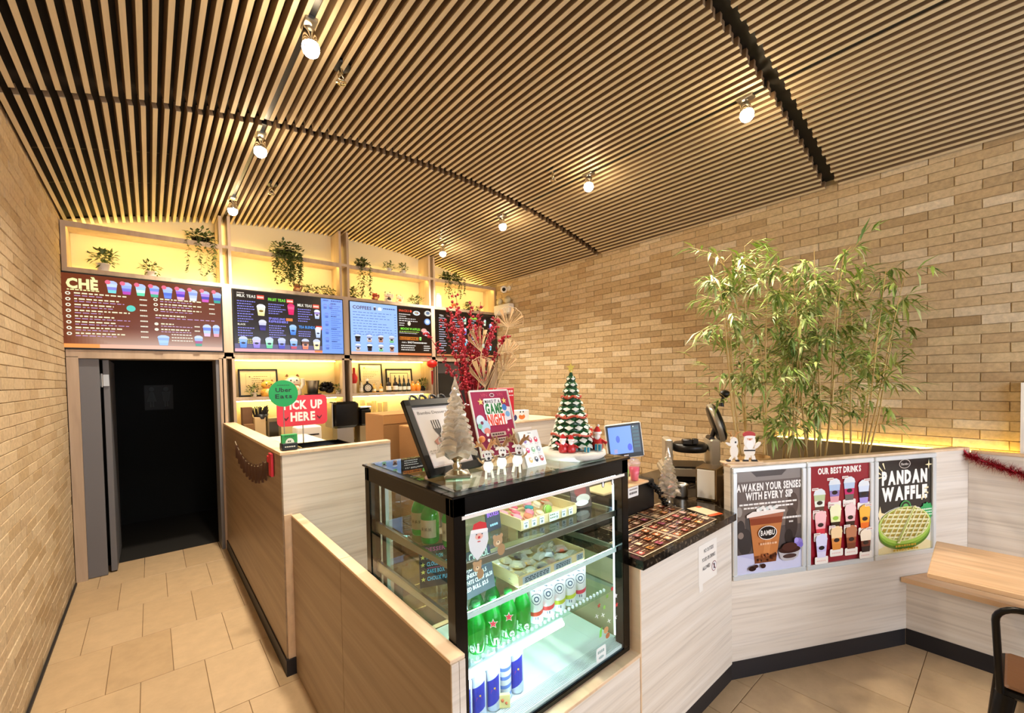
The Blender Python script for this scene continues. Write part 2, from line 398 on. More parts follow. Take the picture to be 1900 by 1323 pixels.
def lay(wall, xf, side, ya, yb, za, zb, mat, phase):
    spots = []; k = 0; z = za
    while z < zb:
        y = ya-((k*.5+phase) % 1)*BL
        while y < yb:
            if y+BL > ya-.02 and z+BH < 3.40:
                spots.append((view_size(Vector((xf, y+.13, z+.03)), Vector((1, 0, 0)), 1), y, z, rnd(), k))
            y += BL
        z += BH; k += 1
    spots.sort(key=lambda t: -t[0])
    meshes = []
    for vs, fs in BV:
        mb = MB(); mb.add([(v[0]*side, v[1], v[2]) for v in vs], fs if side == 1 else [tuple(reversed(f)) for f in fs]); meshes.append(mb.mesh('brick', mat))
    for s_, y, z, r_, k in spots[:300]: obj('brick', meshes[int(r_*5)], wall, (xf+side*.0125+side*(r_-.5)*.004, y, z))
    mb = MB()
    for s_, y, z, r_, k in spots[300:]:
        vs, fs = BV[int(r_*5)]; dx = xf+side*.0125+side*(r_-.5)*.004
        mb.add([(v[0]*side+dx, v[1]+y, v[2]+z) for v in vs], fs if side == 1 else [tuple(reversed(f)) for f in fs])
    part('brickwork', mb, mat, wall, stuff=True)
lay(wr, XR, 1, -.9, 5.48, .654, 3.36, M['brick'], .04)
lay(wl, XL, -1, 1.4, 5.46, .0, 3.32, M['brick_pale'], .3)
# mb for the left wall is mirrored: bricks stand proud towards +x
struct('baseboard_left', MB().box(XL, XL+.012, YF, 5.46, 0, .018), M['kick'])

# ceiling: curved black deck + slats hung below it in three bays
mb = MB(); n = 40
top = [(-.8+5.45*i/n) for i in range(n+1)]
vs = []; 
for x in top: z = arc_z(x, .075); vs += [(x, YF, z), (x, 5.9, z), (x, YF, z+.08), (x, 5.9, z+.08)]
fs = []
for i in range(n): a = i*4; fs += [(a, a+1, a+5, a+4), (a+2, a+6, a+7, a+3)]
fs += [(0, 2, 3, 1), (n*4, n*4+1, n*4+3, n*4+2)]
mb.add(vs, fs); ce = struct('ceiling', mb, M['black_ceiling'])
SP = .0574; BAYS = [(YF+.05, .945), (1.035, 3.335), (3.41, 5.84)]
SW, SH = .0122, .060
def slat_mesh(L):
    m_ = MB().box(-SW, SW, 0, L, 0, .004); m_.m = 1; m_.box(-SW, SW, 0, L, .004, SH); return m_.mesh('slat', [M['slat'], M['slat_side_shade']])
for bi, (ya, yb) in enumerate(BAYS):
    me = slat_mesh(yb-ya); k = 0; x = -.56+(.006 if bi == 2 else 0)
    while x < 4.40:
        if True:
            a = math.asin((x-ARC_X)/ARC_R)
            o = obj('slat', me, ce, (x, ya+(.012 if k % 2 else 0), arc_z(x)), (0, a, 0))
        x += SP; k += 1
# seams of the deck panels, seen between the slats
for y in (4.24, 4.88):
    mb = MB(); vs = []; fs = []
    for x in top: z = arc_z(x, .072); vs += [(x, y, z), (x, y+.02, z)]
    for i in range(n): fs.append((i*2, i*2+1, i*2+3, i*2+2))
    part('deck_seam', mb.add(vs, fs), plain('deck_seam', '#4a3a22', .6), ce)

# ------------------------------------------------------------------ back room behind the doorway
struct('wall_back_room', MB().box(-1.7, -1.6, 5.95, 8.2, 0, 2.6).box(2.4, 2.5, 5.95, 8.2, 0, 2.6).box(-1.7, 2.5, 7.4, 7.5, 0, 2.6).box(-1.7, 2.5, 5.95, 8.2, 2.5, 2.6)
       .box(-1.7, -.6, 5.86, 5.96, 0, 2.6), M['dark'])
F = Flat(); g = '#3f4445'
for cx, skirt in ((-.075, 1), (.075, 0)):
    F.ell(cx, .115, .028, .03, g)
    F.poly([(cx-.03, -.05), (cx+.03, -.05), (cx+(.02 if skirt else .045), .08), (cx-(.02 if skirt else .045), .08)] if not skirt else [(cx-.05, -.05), (cx+.05, -.05), (cx+.02, .08), (cx-.02, .08)], g)
    F.rect(cx-.022, -.12, cx-.004, -.05, g).rect(cx+.004, -.12, cx+.022, -.05, g)
g = '#2f3334'
t = thing('restroom_sign', 'faint grey restroom pictograms, two figures, on the dark wall through the doorway', 'sign', (.083, 7.38, 1.63))
part('plate', MB().box(-.15, .15, .001, .012, -.16, .17), plain('sign_plate', '#15191a', .6), t)
part('pictogram', F, M['matte'], t)
# doorway
d1 = struct('door_1', MB().box(-.578, -.50, 5.5, 5.82, 0, 2.07).box(.575, .60, 5.5, 5.82, 0, 2.07).box(-.5, .575, 5.5, 5.82, 2.06, 2.075), M['frame'])
part('side_panel', MB().cbox(-.50, -.365, 5.53, 5.565, .004, 2.058, .002), M['grey_door'], d1)
part('door_leaf', MB().cbox(-.345, -.30, 5.58, 6.38, .012, 2.05, .003), M['grey_door'], d1)
part('hinge', MB().box(-.362, -.302, 5.566, 5.5795, 1.80, 1.91).tube([(-.352, 5.565, 1.79), (-.352, 5.565, 1.92)], .008, 8), M['steel'], d1, 'bright steel door hinge')
part('jamb', MB().cbox(.545, .575, 5.52, 5.84, 0, 2.06, .002), M['grey_door'], d1)
# dark opening of the last bay
d2 = struct('door_2', MB().box(3.245, 3.275, 5.5, 5.82, 0, 2.09).box(4.37, 4.41, 5.5, 5.82, 0, 2.09), M['frame'])
part('door_leaf', MB().cbox(3.30, 3.80, 5.70, 5.74, .01, 2.06, .003), M['grey_door'], d2)
part('window_pane', MB().box(3.40, 3.70, 5.695, 5.70, 1.2, 1.9), plain('dark_pane', '#2b3138', .12), d2)
part('curtain', MB().prism([(3.86+.013*i, 5.78+(.02 if i % 2 else 0)) for i in range(40)]+[(3.86+.013*(39-i), 5.80+(.02 if i % 2 == 0 else 0)) for i in range(40)], .02, 2.05), plain('grey_curtain', '#55585c', .7), d2)
struct('wall_kitchen', MB().box(3.2, 4.45, 5.86, 5.95, 0, 2.1), M['dark'])

# ------------------------------------------------------------------ built-in shelving of the back wall
sh = thing('wall_shelving', 'built-in oak shelf wall with glowing niches above and below the menu screens', 'shelf unit')
POST = [(-.578, -.543), (.612, .640), (.692, .720), (1.880, 1.908), (1.976, 2.004), (3.160, 3.188), (3.238, 3.266), (4.375, 4.405)]
for i, (a, b) in enumerate(POST):
    x = (a+b)/2; zt = arc_z(x)-.004 if 0 < i < 7 else 3.30
    part('post', MB().box(a, b, 5.5, 5.80, 2.885, zt), M['frame'], sh)
for a, b in ((.624, .709), (1.912, 1.982), (3.184, 3.246)): part('mullion', MB().box(a, b, 5.5, 5.56, 2.095, 2.845), M['frame'], sh)
for a, b in POST[1:7]: part('post', MB().box(a, b, 5.5, 5.80, 1.0 if a > 1 or a > .65 else 0, 2.095), M['frame'], sh)
BAYX = [(-.543, .612), (.720, 1.880), (2.004, 3.160), (3.266, 4.375)]
part('rail', MB().box(-.578, 4.405, 5.5, 5.80, 2.845, 2.885), M['frame'], sh)
part('rail', MB().box(-.578, 4.405, 5.5, 5.80, 2.075, 2.14), M['frame'], sh)
for a, b in BAYX: part('shelf', MB().box(a, b, 5.5, 5.80, 3.268, 3.300), M['frame'], sh)
for a, b in ((.640, .692), (1.908, 1.976), (3.188, 3.238)): part('shelf', MB().box(a, b, 5.5, 5.80, 3.268, 3.300), M['frame'], sh)
for a, b in BAYX[1:3]: part('shelf', MB().box(a, b, 5.5, 5.80, 1.605, 1.642), M['frame'], sh)
# back panels
mb = MB(); nn = 30; xs = [-.578+(4.983)*i/nn for i in range(nn+1)]
mb.prism([(-.578, 2.885), (4.405, 2.885)]+[(x, arc_z(x)+.06) for x in reversed(xs)], 5.802, 5.83, 'y'); part('back_panel', mb, M['cream'], sh)
part('back_panel', MB().box(.72, 3.16, 5.802, 5.83, .9, 2.075), M['cream'], sh)
# light strips
for a, b in BAYX:
    part('light_strip', MB().box(a+.02, b-.02, 5.540, 5.550, 3.258, 3.266), M['led_warm'], sh, 'warm light strip')
    part('valance', MB().box(a, b, 5.5, 5.532, 3.250, 3.268), M['frame'], sh)
    part('light_strip', MB().box(a+.02, b-.02, 5.785, 5.795, 2.887, 2.894), M['led_warm'], sh, 'warm light strip')
    part('light_strip', MB().box(a+.02, b-.02, 5.780, 5.792, 3.302, 3.310), M['led_warm'], sh, 'warm light strip')
for a, b in BAYX[1:3]:
    part('light_strip', MB().box(a+.02, b-.02, 5.70, 5.712, 2.060, 2.068), M['led_warm'], sh, 'warm light strip')
    part('light_strip', MB().box(a+.02, b-.02, 5.70, 5.712, 1.590, 1.600), M['led_warm'], sh, 'warm light strip')
for a, b in ((.640, .692), (1.908, 1.976), (3.188, 3.238)): part('light_strip', MB().box((a+b)/2-.004, (a+b)/2+.004, 5.785, 5.793, 2.90, 3.6), M['led_soft'], sh, 'warm light strip')
# back worktop
t = thing('back_worktop', 'low work counter under the lit shelf along the back wall', 'counter', (0, 0, 0))
part('worktop', MB().cbox(.73, 3.15, 5.02, 5.79, .96, 1.0, .003), M['steel'], t)
part('cabinet', MB().box(.73, 3.15, 5.06, 5.79, 0, .96), M['oak'], t)

# ------------------------------------------------------------------ tall pick-up counter
t = thing('pickup_counter', 'tall L-shaped pick-up counter clad in oak laminate with a pale top', 'counter', (0, 0, 0))
part('side_panel', MB().box(.592, .685, 2.862, 5.49, .10, 1.355), M['oak_shaded'], t)
part('front_panel', MB().box(.6, 1.30, 2.860, 2.92, .10, 1.357), M['oak'], t)
part('counter_top', MB().cbox(.588, .70, 2.856, 5.49, 1.357, 1.377, .002).cbox(.70, 1.302, 2.856, 2.925, 1.357, 1.377, .002), M['cap'], t)
part('inner_shelf', MB().box(.686, 1.29, 2.921, 5.0, 1.215, 1.235), M['oak'], t)
part('kick_plate', MB().box(.584, .686, 2.84, 5.49, 0, .10).box(.686, 1.30, 2.845, 2.92, 0, .10), M['kick'], t)
part('corner_strip', MB().box(.6, .645, 2.852, 2.86, 0.10, .99), M['cap'], t)
# half-height partition beside the display case
t = thing('half_partition', 'half-height oak partition with pale cap running up to the display case', 'partition', (0, 0, 0))
part('panel', MB().box(.640, .688, 1.98, 2.848, .0, .975), M['oak_shaded'], t)
part('panel', MB().box(.640, .688, 1.042, 1.976, .0, .975), M['oak_shaded'], t)
part('cap_board', MB().cbox(.638, .690, 1.982, 2.850, .975, .987, .0015), M['cap'], t)
part('cap_board', MB().cbox(.638, .690, 1.040, 1.978, .975, .987, .0015), M['cap'], t)
part('end_strip', MB().box(.640, .665, 1.036, 1.042, 0, .975).box(.667, .688, 1.036, 1.042, 0, .975), M['oak'], t)
# service counter: ledge under the case, granite part, angled part with posters
t = thing('service_counter', 'pale oak service counter with a black kick plate and a black granite top', 'counter', (0, 0, 0))
DD = Vector((.891, -.454, 0)); DN = Vector((.454, .891, 0)); P0 = Vector((2.57, 1.06, 0))
def dp(s, n_=0, z=0): p = P0+DD*s+DN*n_; return (p.x, p.y, z)
part('front_panel', MB().box(.694, 1.616, 1.05, 1.12, .10, .565), M['oak'], t)
part('ledge', MB().cbox(.694, 1.622, 1.045, 1.85, .565, .580, .002), M['cap'], t)
part('front_panel', MB().box(1.622, 2.565, 1.052, 1.12, .10, .958), M['oak'], t)
part('end_panel', MB().box(1.614, 1.622, 1.046, 1.13, .10, .958).box(1.622, 1.66, 1.13, 1.95, .1, .958), M['cap'], t)
g_ = MB(); g_.prism([(1.605, 1.022), (2.560, 1.022), (2.60, 1.12), (2.80, 1.34), (3.60, 1.30), (3.60, 1.95), (1.605, 1.95)], .960, 1.0)
part('granite_top', g_, M['granite'], t)
part('cabinet', MB().box(2.85, 3.55, 1.38, 1.9, .0, .958), M['oak'], t)
part('kick_plate', MB().prism([(.70, 1.056), (2.572, 1.056), (2.572, 1.13), (.70, 1.13)], 0, .105), M['kick'], t)
t = thing('angled_partition', 'angled pale oak partition carrying the three framed posters', 'partition', (P0.x, P0.y, 0), math.atan2(-.454, .891))
part('kick_plate', MB().box(0, 1.335, -.004, .05, 0, .105), M['kick'], t)
LD = 1.905
mb = MB(); q = [dp(0), dp(LD), dp(LD, .05), dp(0, .05)]; mb.prism([p[:2] for p in q], .10, 1.255)
# laminate sheets drawn horizontally: rotate the grain with the panel
o = MB().box(0, LD, 0, .05, .105, 1.256); part('panel', o, M['oak'], t)
part('cap_board', MB().cbox(0, LD, -.002, .055, 1.256, 1.272, .002), M['cap'], t)
# planter trough behind the angled panel
t = thing('planter_trough', 'dark planter trough behind the framed posters', 'planter', (P0.x, P0.y, 0), math.atan2(-.454, .891))
part('trough', MB().box(.25, 1.60, .07, .10, .7, 1.12).box(.25, 1.60, .50, .53, .7, 1.12).box(.25, .28, .10, .50, .7, 1.12).box(1.57, 1.6, .10, .50, .7, 1.12).box(.25, 1.6, .1, .5, .68, .70), plain('trough', '#5b4b35', .8), t)
part('soil', MB().box(.28, 1.57, .10, .50, 1.02, 1.06), plain('soil', '#2a2117', .95, bump=1, bscale=60), t)
# cove ledge at the right wall with light strip
t = thing('wall_ledge', 'low oak ledge with a hidden light strip under the brick wall', 'ledge', (0, 0, 0))
part('board', MB().box(4.30, 4.325, -1.2, 1.45, .70, 1.225), plain('ledge_board', '#6d5c3f', .7), t)
part('light_strip', MB().box(4.37, 4.385, -.02, 1.40, 1.222, 1.232), M['led_ledge'], t, 'warm light strip')
part('shelf', MB().box(4.325, 4.405, -1.2, 1.45, 1.18, 1.215), M['frame'], t)
t = thing('wall_box', 'tall white boxed post standing on the ledge at the right edge', 'post', (0, 0, 0))
part('board', MB().cbox(4.33, 4.408, -.30, -.024, 1.232, 1.71, .002), M['white'], t)
part('trim', MB().box(4.327, 4.33, -.30, -.024, 1.232, 1.71), M['white'], t)
# bench and its back wall
t = thing('wall_bench', 'built-in oak bench with a pale wooden seat at the right wall', 'bench', (0, 0, 0))
part('bench_back', MB().box(4.255, 4.30, -1.2, .20, .47, 1.235), M['oak'], t)
part('back_cap', MB().cbox(4.250, 4.33, -1.2, .19, 1.235, 1.250, .002), M['cap'], t)
part('bench_front', MB().box(3.77, 3.80, -1.2, .455, .105, .425), M['oak'], t)
part('seat', MB().prism([(3.718, .468), (4.255, .200), (4.255, -1.2), (3.718, -1.2)], .425, .455), M['table'], t)
part('kick_plate', MB().box(3.766, 3.80, -1.2, .45, 0, .105), M['kick'], t)

# ================================================================== LAMPS, SPRINKLERS
def face(x, y): return -math.atan2(x, y)
def spot_lamp(x, y, label, tx, ty):
    zc = arc_z(x)+.02; t = thing('track_light', label, 'spotlight', (x, y, zc), 0, 'track spotlights under the slatted ceiling')
    part('mount', MB().cbox(-.03, .03, -.05, .05, -.035, .05, .004), M['steel'], t)
    d = Vector((tx-x, ty-y, -2.4)).normalized(); q = d.to_track_quat('-Z', 'Y').to_matrix().to_4x4()
    T = Matrix.Translation((0, 0, -.10)) @ q
    part('arm', MB().tube([(0, 0, -.03), (.0, 0, -.10)], .008, 8).tube([(-.03, 0, -.09), (.03, 0, -.09)], .006, 8), M['steel'], t)
    hd = part('head', MB().lathe([(.018, .055), (.03, .05), (.036, .0), (.042, -.055), (.039, -.057), (.030, -.03)], 16, T, cap=False), M['chrome'], t)
    part('bulb', MB().ball((0, 0, -.045), .043, 14, 8, T), M['bulb'], hd, 'glowing bulb')
    l = bpy.data.lights.new('spot', 'SPOT'); l.energy = SPOT_W; l.color = (1, .87, .69); l.spot_size = math.radians(125); l.spot_blend = .8; l.shadow_soft_size = .04
    o = bpy.data.objects.new('spot', l); C.objects.link(o); o.parent = t; o.location = Vector((0, 0, -.10))+d*.085; o.rotation_euler = d.to_track_quat('-Z', 'Y').to_euler()
LX, RX = .674, 3.085
spot_lamp(LX, 2.31, 'track spotlight nearest the camera in the left ceiling track, largest bright glow', .9, 2.2)
spot_lamp(LX, 3.56, 'middle track spotlight of the left ceiling track', .5, 3.4)
spot_lamp(LX, 4.93, 'track spotlight at the far end of the left track beside the shelf post', .6, 5.3)
spot_lamp(RX, 1.16, 'rightmost track spotlight, right beside the wide ceiling gap', 2.4, .6)
spot_lamp(RX, 2.48, 'second track spotlight from the right, under the right ceiling track', 2.4, 2.0)
spot_lamp(RX, 3.71, 'third track spotlight from the right, nearer the shelf wall', 3.2, 3.4)
spot_lamp(RX, 4.98, 'small track spotlight at the far end of the right track by the shelf post', 3.3, 5.1)
for a, b in ((YF+.2, .94), (1.04, 3.34), (3.41, 5.48)):
    for x, s_ in ((LX, 'left'), (RX, 'right')):
        part('light_track', MB().box(x-.015, x+.015, a, b, arc_z(x, .006), arc_z(x, .050)), M['black'], ce)
def sprinkler(x, y, label):
    z = arc_z(x); t = thing('sprinkler', label, 'sprinkler', (x, y, z), .4, 'fire sprinklers in the ceiling')
    part('escutcheon', MB().lathe([(.0, .03), (.055, .03), (.055, .012), (.045, .006), (.0, .006)], 16), M['black'], t)
    part('pipe', MB().tube([(0, 0, .02), (0, 0, -.03)], .012, 10).tube([(-.0, 0, -.03), (-.022, 0, -.045), (-.014, 0, -.07), (0, 0, -.075)], .005, 6).tube([(.0, 0, -.03), (.022, 0, -.045), (.014, 0, -.07), (0, 0, -.075)], .005, 6), M['silver'], t)
    part('deflector', MB().lathe([(.0, -.074), (.03, -.076), (.03, -.080), (.0, -.080)], 12), M['silver'], t)
sprinkler(.925, 2.58, 'sprinkler head beside the nearest left spotlight')
sprinkler(.93, 4.50, 'sprinkler head near the far left end of the ceiling')
sprinkler(2.853, 2.70, 'black sprinkler head left of the right light track, mid ceiling')
sprinkler(2.847, 4.65, 'sprinkler head above the far end of the right track')

# ================================================================== MENU SCREENS
def screen(x0, x1, label, paint):
    w_ = x1-x0; h = .70; t = thing('menu_screen', label, 'screen', (x0, 5.5, 2.142), 0, 'menu screens above the counter')
    part('housing', MB().cbox(0, w_, -.012, .045, 0, h, .003), M['black'], t)
    F = Flat(.0002); F.d = -.0125; paint(F, w_, h); part('display', F, M['screen'], t, 'lit menu display')
def s1(F, w_, h):
    b = .014; F.rect(b, b, w_-b, h-b, '#70331a')
    for k in range(14): c = .44+.022*k, .20+.030*k, .10+.032*k; F.rect(b+.02*k*1.2, b, w_-b, .215-.012*k, '#%02x%02x%02x' % tuple(int(255*v) for v in c))  # hazy reflection low on the display, painted in as paling bands
    F.rect(b, b, w_-b, .05, '#f2b49a').rect(b, b, .25, .05, '#f59a4e')
    F.text('CHÈ', .045, .555, .085, '#f6f0a8', bold=.05, width=.21)
    F.lines(.05, .27, .535, .010, '#f6f0a8', 1, 1)
    for i in range(9):
        x = .35+.103*i; cup_print(F, x, .535-.002*i, .075, .115, [['#7fd8d8', '#8e8fe0', '#c8dcf5'], ['#c04fb8', '#7d7de2', '#9db4f2'], ['#6fe0b0', '#d9f2e8', '#a8d0f5'], ['#4fb890', '#d59be0', '#7f96ea'], ['#6f8df0', '#5a78dd', '#a8c2f8'], ['#e8b0e0', '#5a3fc8', '#a86be0'], ['#dfe6f8', '#c2d0f5', '#8fa8ee'], ['#d15ac0', '#4a48b8', '#b48ae6'], ['#3aa898', '#4a5cc0', '#9fc0f5']][i], '#b9c6ee', None)
        F.ell(x-.028, .635, .02, .02, '#ee6f8a', 12)
    for k in range(8):
        z = .495-.052*k; F.ell(.055, z+.008, .017, .015, '#f8f2d8', 12).ell(.055, z+.008, .009, .008, '#70331a', 10)
        F.lines(.095, .47, z+.008, .011, '#fbf3c8', k, [.95, .8, .7, 1, .7, .72, .85, .9][k]); F.lines(.095, .47, z-.012, .006, '#c9a6d8', k+20, [.5, .9, .7, .5, 1, 1, .7, .75][k])
        F.lines(.545, .60, z-.008, .012, '#f8f2d8', k+3, 1)
    F.ell(.48, .40, .033, .030, '#5fd0c0')
    for k in range(3):
        z = .50-.05*k; F.ell(.665, z+.006, .017, .015, '#f8f2d8', 12).ell(.665, z+.006, .009, .008, '#70331a', 10)
        F.lines(.70, 1.05, z+.008, .011, '#fbf3c8', k+40, .95); F.lines(.70, 1.02, z-.012, .006, '#c9a6d8', k+50, .8); F.lines(1.10, 1.15, z-.004, .011, '#f8f2d8', k+5, 1)
    F.lines(.66, .90, .345, .012, '#fbf3c8', 60, 1); F.lines(.66, 1.16, .322, .007, '#c9a6d8', 61, 1)
    for k in range(2): F.ell(.665, .265-.055*k, .016, .014, '#f8f2d8', 12); F.lines(.70, .95, .262-.055*k, .012, '#fbf3c8', 70+k, .9 if k else .4); F.lines(.70, .95, .242-.055*k, .006, '#d8b8e0', 72+k, 1); F.lines(.97, 1.02, .25-.045*k, .012, '#f8f2d8', 75+k, 1)
    for k in range(3): F.lines(.78, .95, .10+.03*k, .009, '#f4ecd8', 80+k, 1)
    cup_print(F, 1.075, .16, .07, .125, ['#eac0e0', '#b9d0fa', '#6f88e8'], '#c8d6f5', None); cup_print(F, 1.155, .16, .06, .125, ['#e8a0b0', '#9db8f2', '#7f9aee'], '#c8d6f5', None)
    cup_print(F, .715, .055, .09, .10, ['#9cc0f2', '#a8ccf5', '#8fb0ea'], '#b8d0f8', None); cup_print(F, 1.00, .055, .07, .11, ['#3f9a80', '#a84a80', '#9db8f2'], '#c8d6f5', None)
def s2(F, w_, h):
    b = .012; F.rect(b, b, w_-b, h-b, '#231812'); F.rect(b, b, .93, .10, '#5a5078'); F.rect(b, b, .93, .045, '#e8a0a8').rect(.84, .02, .93, .045, '#f0843c')
    F.rect(.93, b, w_-b, h-b, '#7aa2f7')
    def title(x, z, t, c, wd, tag=True):
        F.text(t, x, z, .030, c, bold=.03, width=wd)
        if tag: F.rect(x+wd+.012, z-.008, x+wd+.085, z+.038, '#e8503a'); F.lines(x+wd+.018, x+wd+.08, z+.004, .02, '#ffe8d8', 3, 1)
    F.lines(.045, .12, .655, .010, '#e8d8c8', 2, 1)
    title(.045, .615, 'MILK TEAS', '#f2ecdc', .18); title(.35, .60, 'FRUIT TEAS', '#8cf04a', .18); title(.66, .565, 'MILK TEAS', '#f2ecdc', .16)
    for k in range(9): F.lines(.045, .22, .565-.028*k, .010, '#8f8ce8', k, [1, .8, .9, 1, .7, .9, .75, .85, .6][k])
    F.text('BLACK', .045, .305, .018, '#f2ecdc', bold=.03, width=.075)
    for k in range(4): F.lines(.045, .22, .27-.028*k, .010, '#8f8ce8', 10+k, [.9, .7, .85, .8][k])
    for k in range(3): F.lines(.045, .22, .145-.02*k, .008, '#e8e070', 20+k, .85)
    for k in range(5): F.lines(.35, .53, .555-.026*k, .010, '#8f8ce8', 30+k, [.9, .7, 1, .8, .6][k])
    F.text('SPARKLING', .35, .385, .024, '#8f8cf8', bold=.03, width=.17); F.rect(.53, .38, .60, .412, '#f0843c'); F.text('REFRESHERS', .35, .352, .024, '#8f8cf8', bold=.03, width=.20)
    for k in range(6): F.lines(.35, .53, .31-.026*k, .010, '#8f8ce8', 40+k, [1, .7, .9, .8, .95, .6][k])
    for k in range(6): F.lines(.66, .83, .525-.028*k, .010, '#8f8ce8', 50+k, [.9, .8, 1, .7, .8, .6][k])
    title(.665, .305, 'TEA BLENDS', '#4f9cf5', .18)
    for k in range(3): F.lines(.66, .82, .26-.026*k, .010, '#8f8ce8', 60+k, .85)
    cup_print(F, .275, .42, .085, .13, ['#f5e8a0', '#f8efc0', '#faf5d8'], '#f0f0f0', '#8a6a20'); cup_print(F, .285, .255, .075, .12, ['#3a2a90', '#2a2470', '#cfd0e8'], '#e0e0f0', None)
    cup_print(F, .585, .455, .075, .13, ['#e01860', '#e8206a', '#f05a8a'], '#e03070', None); cup_print(F, .60, .22, .075, .12, ['#3f80e0', '#5f9cf0', '#8fc0fa'], '#a8ccf8', '#1a3a80')
    cup_print(F, .875, .43, .065, .11, ['#b8c8f0', '#e8e4ea', '#a08ad0'], '#f0f0f0', '#28204a'); cup_print(F, .88, .20, .065, .13, ['#b8c8f0', '#cfe0fa', '#e0e8fa'], '#e8f0fa', '#28204a')
    cc = [['#4f88f0', '#5f98f8', '#8fb8fa'], ['#8f7ae0', '#a890f0', '#d0c4f8'], ['#5fd090', '#8fe0b8', '#c0e8d8'], ['#3a3ac0', '#6f78d8', '#b8c0f0'], ['#c8405a', '#5f98e8', '#9fc4f8'], ['#f07a50', '#f0a080', '#6a3a20'], ['#f5e8b0', '#f2dca0', '#faf0d0']]
    for i in range(7): cup_print(F, .09+.128*i, .055, .08, .125, cc[i], '#c8d0ea', '#1c1838')
    for k, z in enumerate((.60, .49, .39, .29, .19, .10)): cup_print(F, .985 if k else .97, z-.04, .045, .06, ['#4f6fc8', '#5f80d8', '#7f9ce8'], '#6f8ce0', None)
    cup_print(F, 1.035, .56, .045, .06, ['#4f6fc8', '#5f80d8', '#7f9ce8'], '#6f8ce0', None)
    F.lines(.945, 1.01, .655, .014, '#3a4a98', 1, 1); F.lines(1.04, 1.17, .655, .014, '#3a4a98', 2, 1)
    for k in range(22): F.lines(1.035, 1.165, .62-.026*k, .007 if k % 6 else .013, '#4a62b8' if k % 6 else '#28337a', 80+k, [.5, .9, .7, 1, .6, .8][k % 6])
def s3(F, w_, h):
    b = .012; F.rect(b, b, w_-b, h-b, '#231610'); F.rect(b, b, .66, h-b, '#9fc2fb'); F.rect(b, b, .66, .045, '#f0b8a0').rect(.66, b, w_-b, .045, '#e8804a')
    F.text('COFFEES', .045, .60, .042, '#5a4a6a', bold=.03, width=.25)
    cup_print(F, .34, .60, .035, .05, ['#403040', '#605060', '#403040'], '#e8e8f0', None); F.ell(.41, .625, .028, .02, '#e8ecf5').rect(.385, .60, .435, .625, '#e8ecf5')
    F.lines(.46, .64, .625, .014, '#3a4880', 5, 1)
    for k in range(9): F.lines(.045, .60, .555-.036*k, .008, '#5f78c0', k, [.95, .8, .9, .6, .85, .9, .95, 1, .7][k]); F.rect(.615, .555-.036*k, .64, .563-.036*k, '#5f78c0')
    cc = [['#2a1a18', '#4a3a48', '#1a1210'], ['#c8a890', '#e0d8e0', '#8f98c0'], ['#b07a60', '#c89880', '#705048'], ['#6fc080', '#b8d8b8', '#a8a0b0']]
    for i in range(4):
        cup_print(F, .10+.155*i, .175, .075, .095, cc[i], '#d8e0f0', '#201818'); cup_print(F, .10+.155*i, .055, .07, .09, cc[(i*3+1) % 4], '#e8eef8', '#201818')
        F.lines(.06+.155*i, .14+.155*i, .28, .007, '#6a7ac0', i, 1); F.lines(.06+.155*i, .14+.155*i, .155, .007, '#6a7ac0', i+9, 1)
    F.text('SNACKS', .68, .615, .030, '#e8583a', bold=.03, width=.15); F.star(.86, .63, .022, '#e8583a', 7, .6)
    F.ell(.95, .61, .055, .032, '#e8ecf0').ell(.95, .612, .035, .02, '#8fb0a8').ell(.935, .616, .012, .008, '#e8a05a').ell(.965, .610, .012, .008, '#d8583a')
    for k in range(4): F.lines(.68, .86 if k < 2 else .96, .575-.03*k, .010, '#f0e8e0', k+20, [.95, .6, .9, 1][k])
    F.ell(1.13, .62, .055, .04, '#e0dcd0').ell(1.13, .625, .03, .022, '#6f7f98'); F.ell(1.12, .50, .048, .045, '#8fb4f0').ell(1.12, .50, .03, .028, '#dfe8f8')
    F.ell(.83, .455, .024, .03, '#e8e0c8'); F.lines(.68, .76, .45, .010, '#f0e8e0', 33, 1); F.lines(.68, .76, .42, .010, '#f0e8e0', 34, .9)
    F.text('MOCHI WAFFLES', .70, .365, .030, '#8cf04a', bold=.03, width=.30); F.lines(.68, .98, .335, .009, '#c8e870', 44, 1); F.lines(.68, .95, .315, .007, '#f0e8e0', 45, 1)
    F.ell(1.06, .37, .045, .03, '#e8b0a0').ell(1.10, .33, .05, .035, '#d8e0e8').ell(1.10, .335, .03, .02, '#c85a50')
    F.rect(.68, .225, .97, .268, '#d87a2a'); F.text('BUZZY DRINKS', .685, .232, .028, '#2a1810', bold=.03, width=.28); cup_print(F, 1.0, .225, .035, .05, ['#7fd850', '#a0e870', '#7fd850'], '#c8f0a0', None)
    F.text('Add a', .71, .18, .020, '#f4ece0', bold=.02); F.text('SHOT', .80, .18, .024, '#f4ece0', bold=.04); F.lines(.90, 1.10, .18, .018, '#f4ece0', 50, 1)
    for k in range(3): F.lines(.70, .92, .14-.03*k, .012, '#f4ece0', 55+k, [1, .9, .95][k]); F.lines(1.05, 1.17, .14-.03*k, .012, '#f4ece0', 60+k, [.8, .9, .7][k])
